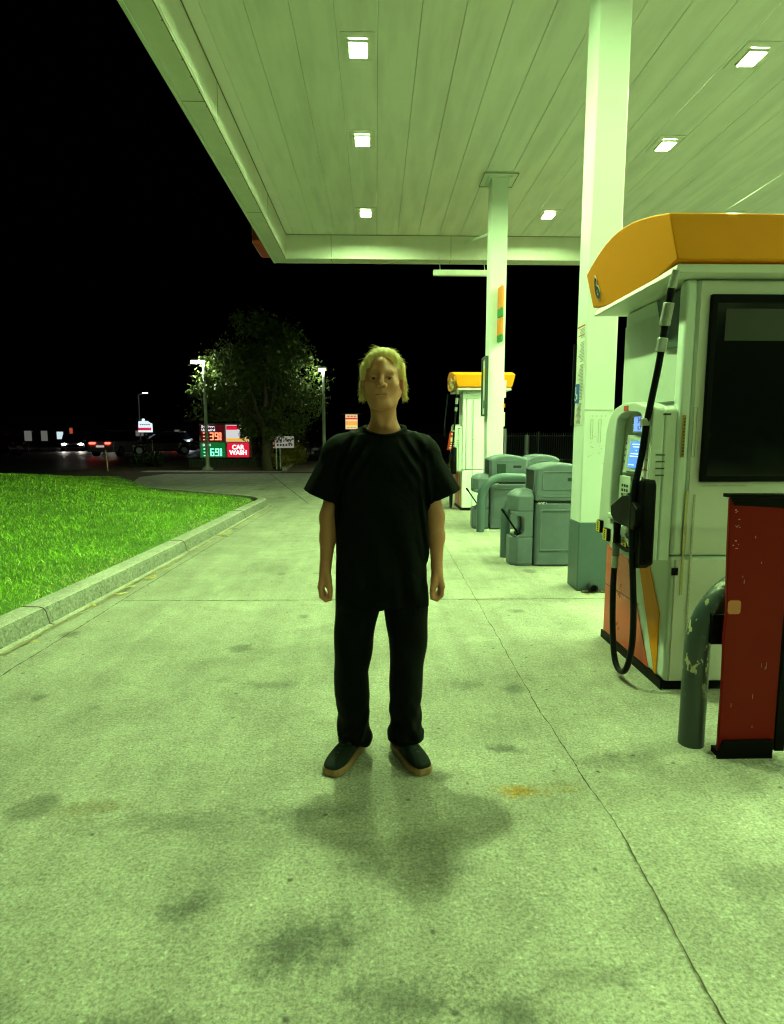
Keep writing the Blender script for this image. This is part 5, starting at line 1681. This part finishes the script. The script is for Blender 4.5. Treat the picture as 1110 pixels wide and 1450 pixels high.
# cars
tyre = M("tyre", (.012, .012, .012), .85)
rim = M("rim", (.4, .4, .42), .3, metal=.8)
carglass = M("car_glass", (.01, .012, .014), .08, spec=.6)
headl = EM("headlight", (1, .95, .82), 90)
headc = EM("headlight_cool", (.85, .95, 1), 60)
taill = EM("taillight", (1, .05, .03), 9)
tailo = M("taillight_off", (.25, .01, .01), .3)
heado = M("headlight_off", (.5, .5, .5), .15)
def car(x, y, rz, label, paint, kind='suv', lights=None, rear=None, name="parked_car"):
    L_, Wd, Hh = (4.5, 1.84, 1.66) if kind == 'suv' else (4.6, 1.8, 1.44)
    t = thing(name, (0, 0, 0), label, "car", "cars on and beside the road")
    hl_ = L_ / 2
    bz = .92 if kind == 'suv' else .84
    if kind == 'suv':
        prof = [(-hl_, .35), (-hl_ + .03, .62), (-hl_ + .15, .86), (-hl_ + 1.05, .98), (-hl_ + 1.2, bz + .05), (hl_ - .12, bz + .08), (hl_ - .02, .8), (hl_, .45), (hl_ - .08, .28), (-hl_ + .1, .25)]
        gh = [(-hl_ + 1.1, bz + .03), (-hl_ + 1.85, Hh - .04), (-hl_ + 2.4, Hh), (hl_ - .75, Hh - .03), (hl_ - .18, bz + .07)]
    else:
        prof = [(-hl_, .32), (-hl_ + .03, .55), (-hl_ + .2, .72), (-hl_ + 1.15, .86), (hl_ - .9, .92), (hl_ - .08, .88), (hl_, .6), (hl_ - .05, .3), (-hl_ + .1, .22)]
        gh = [(-hl_ + 1.15, .86), (-hl_ + 1.95, Hh - .02), (-hl_ + 2.6, Hh), (hl_ - 1.35, Hh - .06), (hl_ - .65, .92)]
    b = MB().prism(prof, 'x', -Wd / 2, Wd / 2).build("body", paint, t, bevel=.07, seg=3)
    n = len(gh)
    gm = MB()
    lo = [(-Wd / 2 + .05 + .17 * (z - bz) / .7, y_, z) for y_, z in gh]
    hi = [(-a[0], a[1], a[2]) for a in lo]
    gm.add(lo + hi, [tuple(range(n)), tuple(range(2 * n - 1, n - 1, -1))] + [(i, (i + 1) % n, n + (i + 1) % n, n + i) for i in range(n)])
    gm.build("window", carglass, t, bevel=.03)
    MB().prism([(gh[1][0] + .05, Hh - .02), (gh[2][0], Hh + .015), (gh[3][0], Hh - .01), (gh[3][0] - .05, Hh - .05)], 'x', -Wd / 2 + .20, Wd / 2 - .20).build("roof", paint, t, bevel=.015)
    for sx_ in (-1, 1):
        for yy in (-hl_ + .85, hl_ - .85):
            wh = MB().tube([(sx_ * (Wd / 2 - .22), yy, .34), (sx_ * (Wd / 2 + .01), yy, .34)], .34, n=20).build("wheel", tyre, t, smooth=True)
            MB().tube([(sx_ * (Wd / 2 + .011), yy, .34), (sx_ * (Wd / 2 + .02), yy, .34)], .21, n=14).build("rim", rim, wh)
        MB().sphere((sx_ * (Wd / 2 - .28), -hl_ + .02, .66 if kind == 'suv' else .6), (.20, .09, .075), 12, 8).build("headlight", lights or heado, t, smooth='all')
        MB().box(sx_ * (Wd / 2 - .42) - .17, sx_ * (Wd / 2 - .42) + .24 * (1 if sx_ > 0 else .7), hl_ - .09, hl_ + .012, .80, .92).build("tail_light", rear or tailo, t, bevel=.02)
        MB().box(sx_ * (Wd / 2 + .02) - .08, sx_ * (Wd / 2 + .02) + .08, -hl_ + 1.35, -hl_ + 1.45, bz, bz + .14).build("mirror", paint, t, bevel=.02)
    MB().box(-.26, .26, hl_ - .01, hl_ + .018, .60, .72).build("number_plate", EM("plate_glow", (1, .85, .75), .5) if rear else paper, t)
    MB().box(-.7, .7, -hl_ - .015, -hl_ + .05, .42, .56).build("grille", black, t)
    t.location = (x, y, 0)
    t.rotation_euler = (0, 0, R(rz))
    return t
silverp = M("car_silver", (.55, .55, .57), .3, metal=.3, var=.02, coat=.5)
darkp = M("car_dark", (.02, .021, .024), .25, var=.02, coat=.6)
redc = M("car_maroon", (.05, .012, .010), .3, var=.02, coat=.5)
whitec = M("car_white", (.7, .7, .7), .3, var=.02, coat=.5)
car(-26.4, 54, 25, "dark car with both headlights glaring, left of the silver car", darkp, 'sedan', headl)
car(-17.2, 41.5, 172, "silver car seen from behind with red tail lights, left of the dark shrub", silverp, 'suv', None, taill)
car(-24.6, 56, 24, "dark car with one visible glaring headlight behind the silver car", darkp, 'suv', headl)
car(-15.0, 43, -65, "dark parked car right of the silver car, behind the shrub", darkp, 'sedan')
car(-21.6, 61, 20, "oncoming dark car just left of the far white car", darkp, 'sedan', headl)
car(-18.4, 57.5, 176, "white car seen from behind with lit tail lights near the price sign", whitec, 'suv', None, taill)
car(-17.2, 60, 14, "dark oncoming car between the white car and the price sign", darkp, 'sedan', headc)
car(-24.5, 39, -98, "maroon car cut by the left edge of the view", redc, 'sedan', None, None)
car(-3.0, 34.2, 12, "black car facing the viewer on the side lane near the lamp post", darkp, 'suv')

# dim buildings across the road
def building(x0, x1, y, h, wallm, label, wins, roofm):
    t = thing("building", ((x0 + x1) / 2, y, 0), label, "building")
    w = MB().box(x0, x1, y, y + 8, 0, h).build("wall", wallm, t)
    MB().prism([(x0 - .3, h), (x1 + .3, h), (x1 - .5, h + .8), (x0 + .5, h + .8)], 'y', y - .4, y + 8.4).build("roof", roofm, t)
    for (a, b, z0, z1, lit) in wins:
        f = MB().ringplate([(a - .08, z0 - .08), (b + .08, z0 - .08), (b + .08, z1 + .08), (a - .08, z1 + .08)], [(a, z0), (b, z0), (b, z1), (a, z1)], 'y', y - .06, y - .002).build("window", polem, t)
        MB().box(a, b, y - .04, y - .01, z0, z1).build("pane", lit or carglass, f)
    return t
dim = EM("window_cool", (.75, .95, 1.0), .8)
dim2 = EM("window_dim", (.45, .45, .40), .25)
bw = M("wall_dark", (.16, .15, .14), .8)
br_ = M("roof_dark", (.05, .05, .05), .8)
building(-42, -32.6, 68, 2.4, bw, "low dark shop across the road with lit cool windows", [(-34.9, -34.2, .9, 1.7, dim), (-33.5, -33.15, 1.5, 2.1, EM("neon_red", (.8, .12, .05), .5)), (-36.6, -35.9, .7, 1.8, dim2), (-38.4, -37.6, .7, 1.8, dim2)], br_)
building(-62, -46, 74, 2.6, bw, "low dark house at the far left across the road", [(-52.2, -51.5, 1.0, 2.2, dim2), (-48.6, -47.2, 1.0, 1.7, dim2), (-58, -57, 1.3, 1.7, dim2)], br_)
building(-32, -23, 80, 2.6, bw, "low dark building behind the oncoming cars", [(-31, -30, 1.2, 1.9, dim2), (-26, -25.4, 1.4, 2.0, dim2)], br_)
building(4.2, 7.2, 56, 1.5, M("wall_pale", (.25, .27, .25), .8), "low pale wall building behind the far pump", [(4.4, 4.9, 1.0, 1.3, dim)], br_)

# lit sign far down the lane
bl = thing("lit_sign", (-5.7, 48, 0), "small bluish white lit sign far down the side lane", "sign")
MB().box(-6.15, -5.25, 48, 48.15, .74, 1.16).build("board", M("menu_dark"), bl)
MB().prism(rrect(-6.05, -5.75, .84, 1.08, .06), 'y', 47.96, 47.998).prism(rrect(-5.66, -5.38, .86, 1.08, .08), 'y', 47.96, 47.998).build("glowing_face", EM("sign_blue", (.6, .85, 1.0), 2.0), bl)
MB().box(-5.75, -5.65, 48.02, 48.12, 0, .74).build("post", M("pole_dark"), bl)

# iron fence at the far right
ir = M("iron_fence", (.09, .10, .12), .45, var=.1)
fe = thing("iron_fence", (8, 30, 0), "dark iron picket fence behind the waste bins", "fence")
fm = MB()
for k in range(60):
    x = 5.9 + k * .112
    fm.box(x, x + .022, 30, 30.022, .05, 1.5)
fm.build("pickets", ir, fe)
MB().box(5.9, 12.7, 30.023, 30.05, 1.32, 1.36).box(5.9, 12.7, 30.023, 30.05, .15, .19).build("rail", ir, fe)
for x in (5.88, 8.0, 9.9):
    MB().box(x, x + .07, 29.98, 30.05, 0, 1.56).build("post", ir, fe)
gpst = thing("bollard", (6.5, 26.2, 0), "pale steel post in front of the iron fence", "post")
MB().tube([(6.50, 26.2, 0), (6.50, 26.2, 1.36)], .10, n=14).build("pipe", M("galvanised", (.42, .45, .48), .35, metal=.4), gpst, smooth=True)
MB().sphere((6.5, 26.2, 1.36), (.10, .10, .05), 12, 6).build("cap", M("galvanised"), gpst, smooth='all')
g2 = thing("bollard", (4.65, 22, 0), "pale steel post just right of the far column", "post")
MB().tube([(4.66, 22, 0), (4.66, 22, 1.62)], .07, n=12).build("pipe", M("galvanised"), g2, smooth=True)
MB().box(4.5, 4.6, 21.95, 22.05, 1.22, 1.52).build("tag_plate", M("plate_orange", (.5, .25, .12), .5), g2)
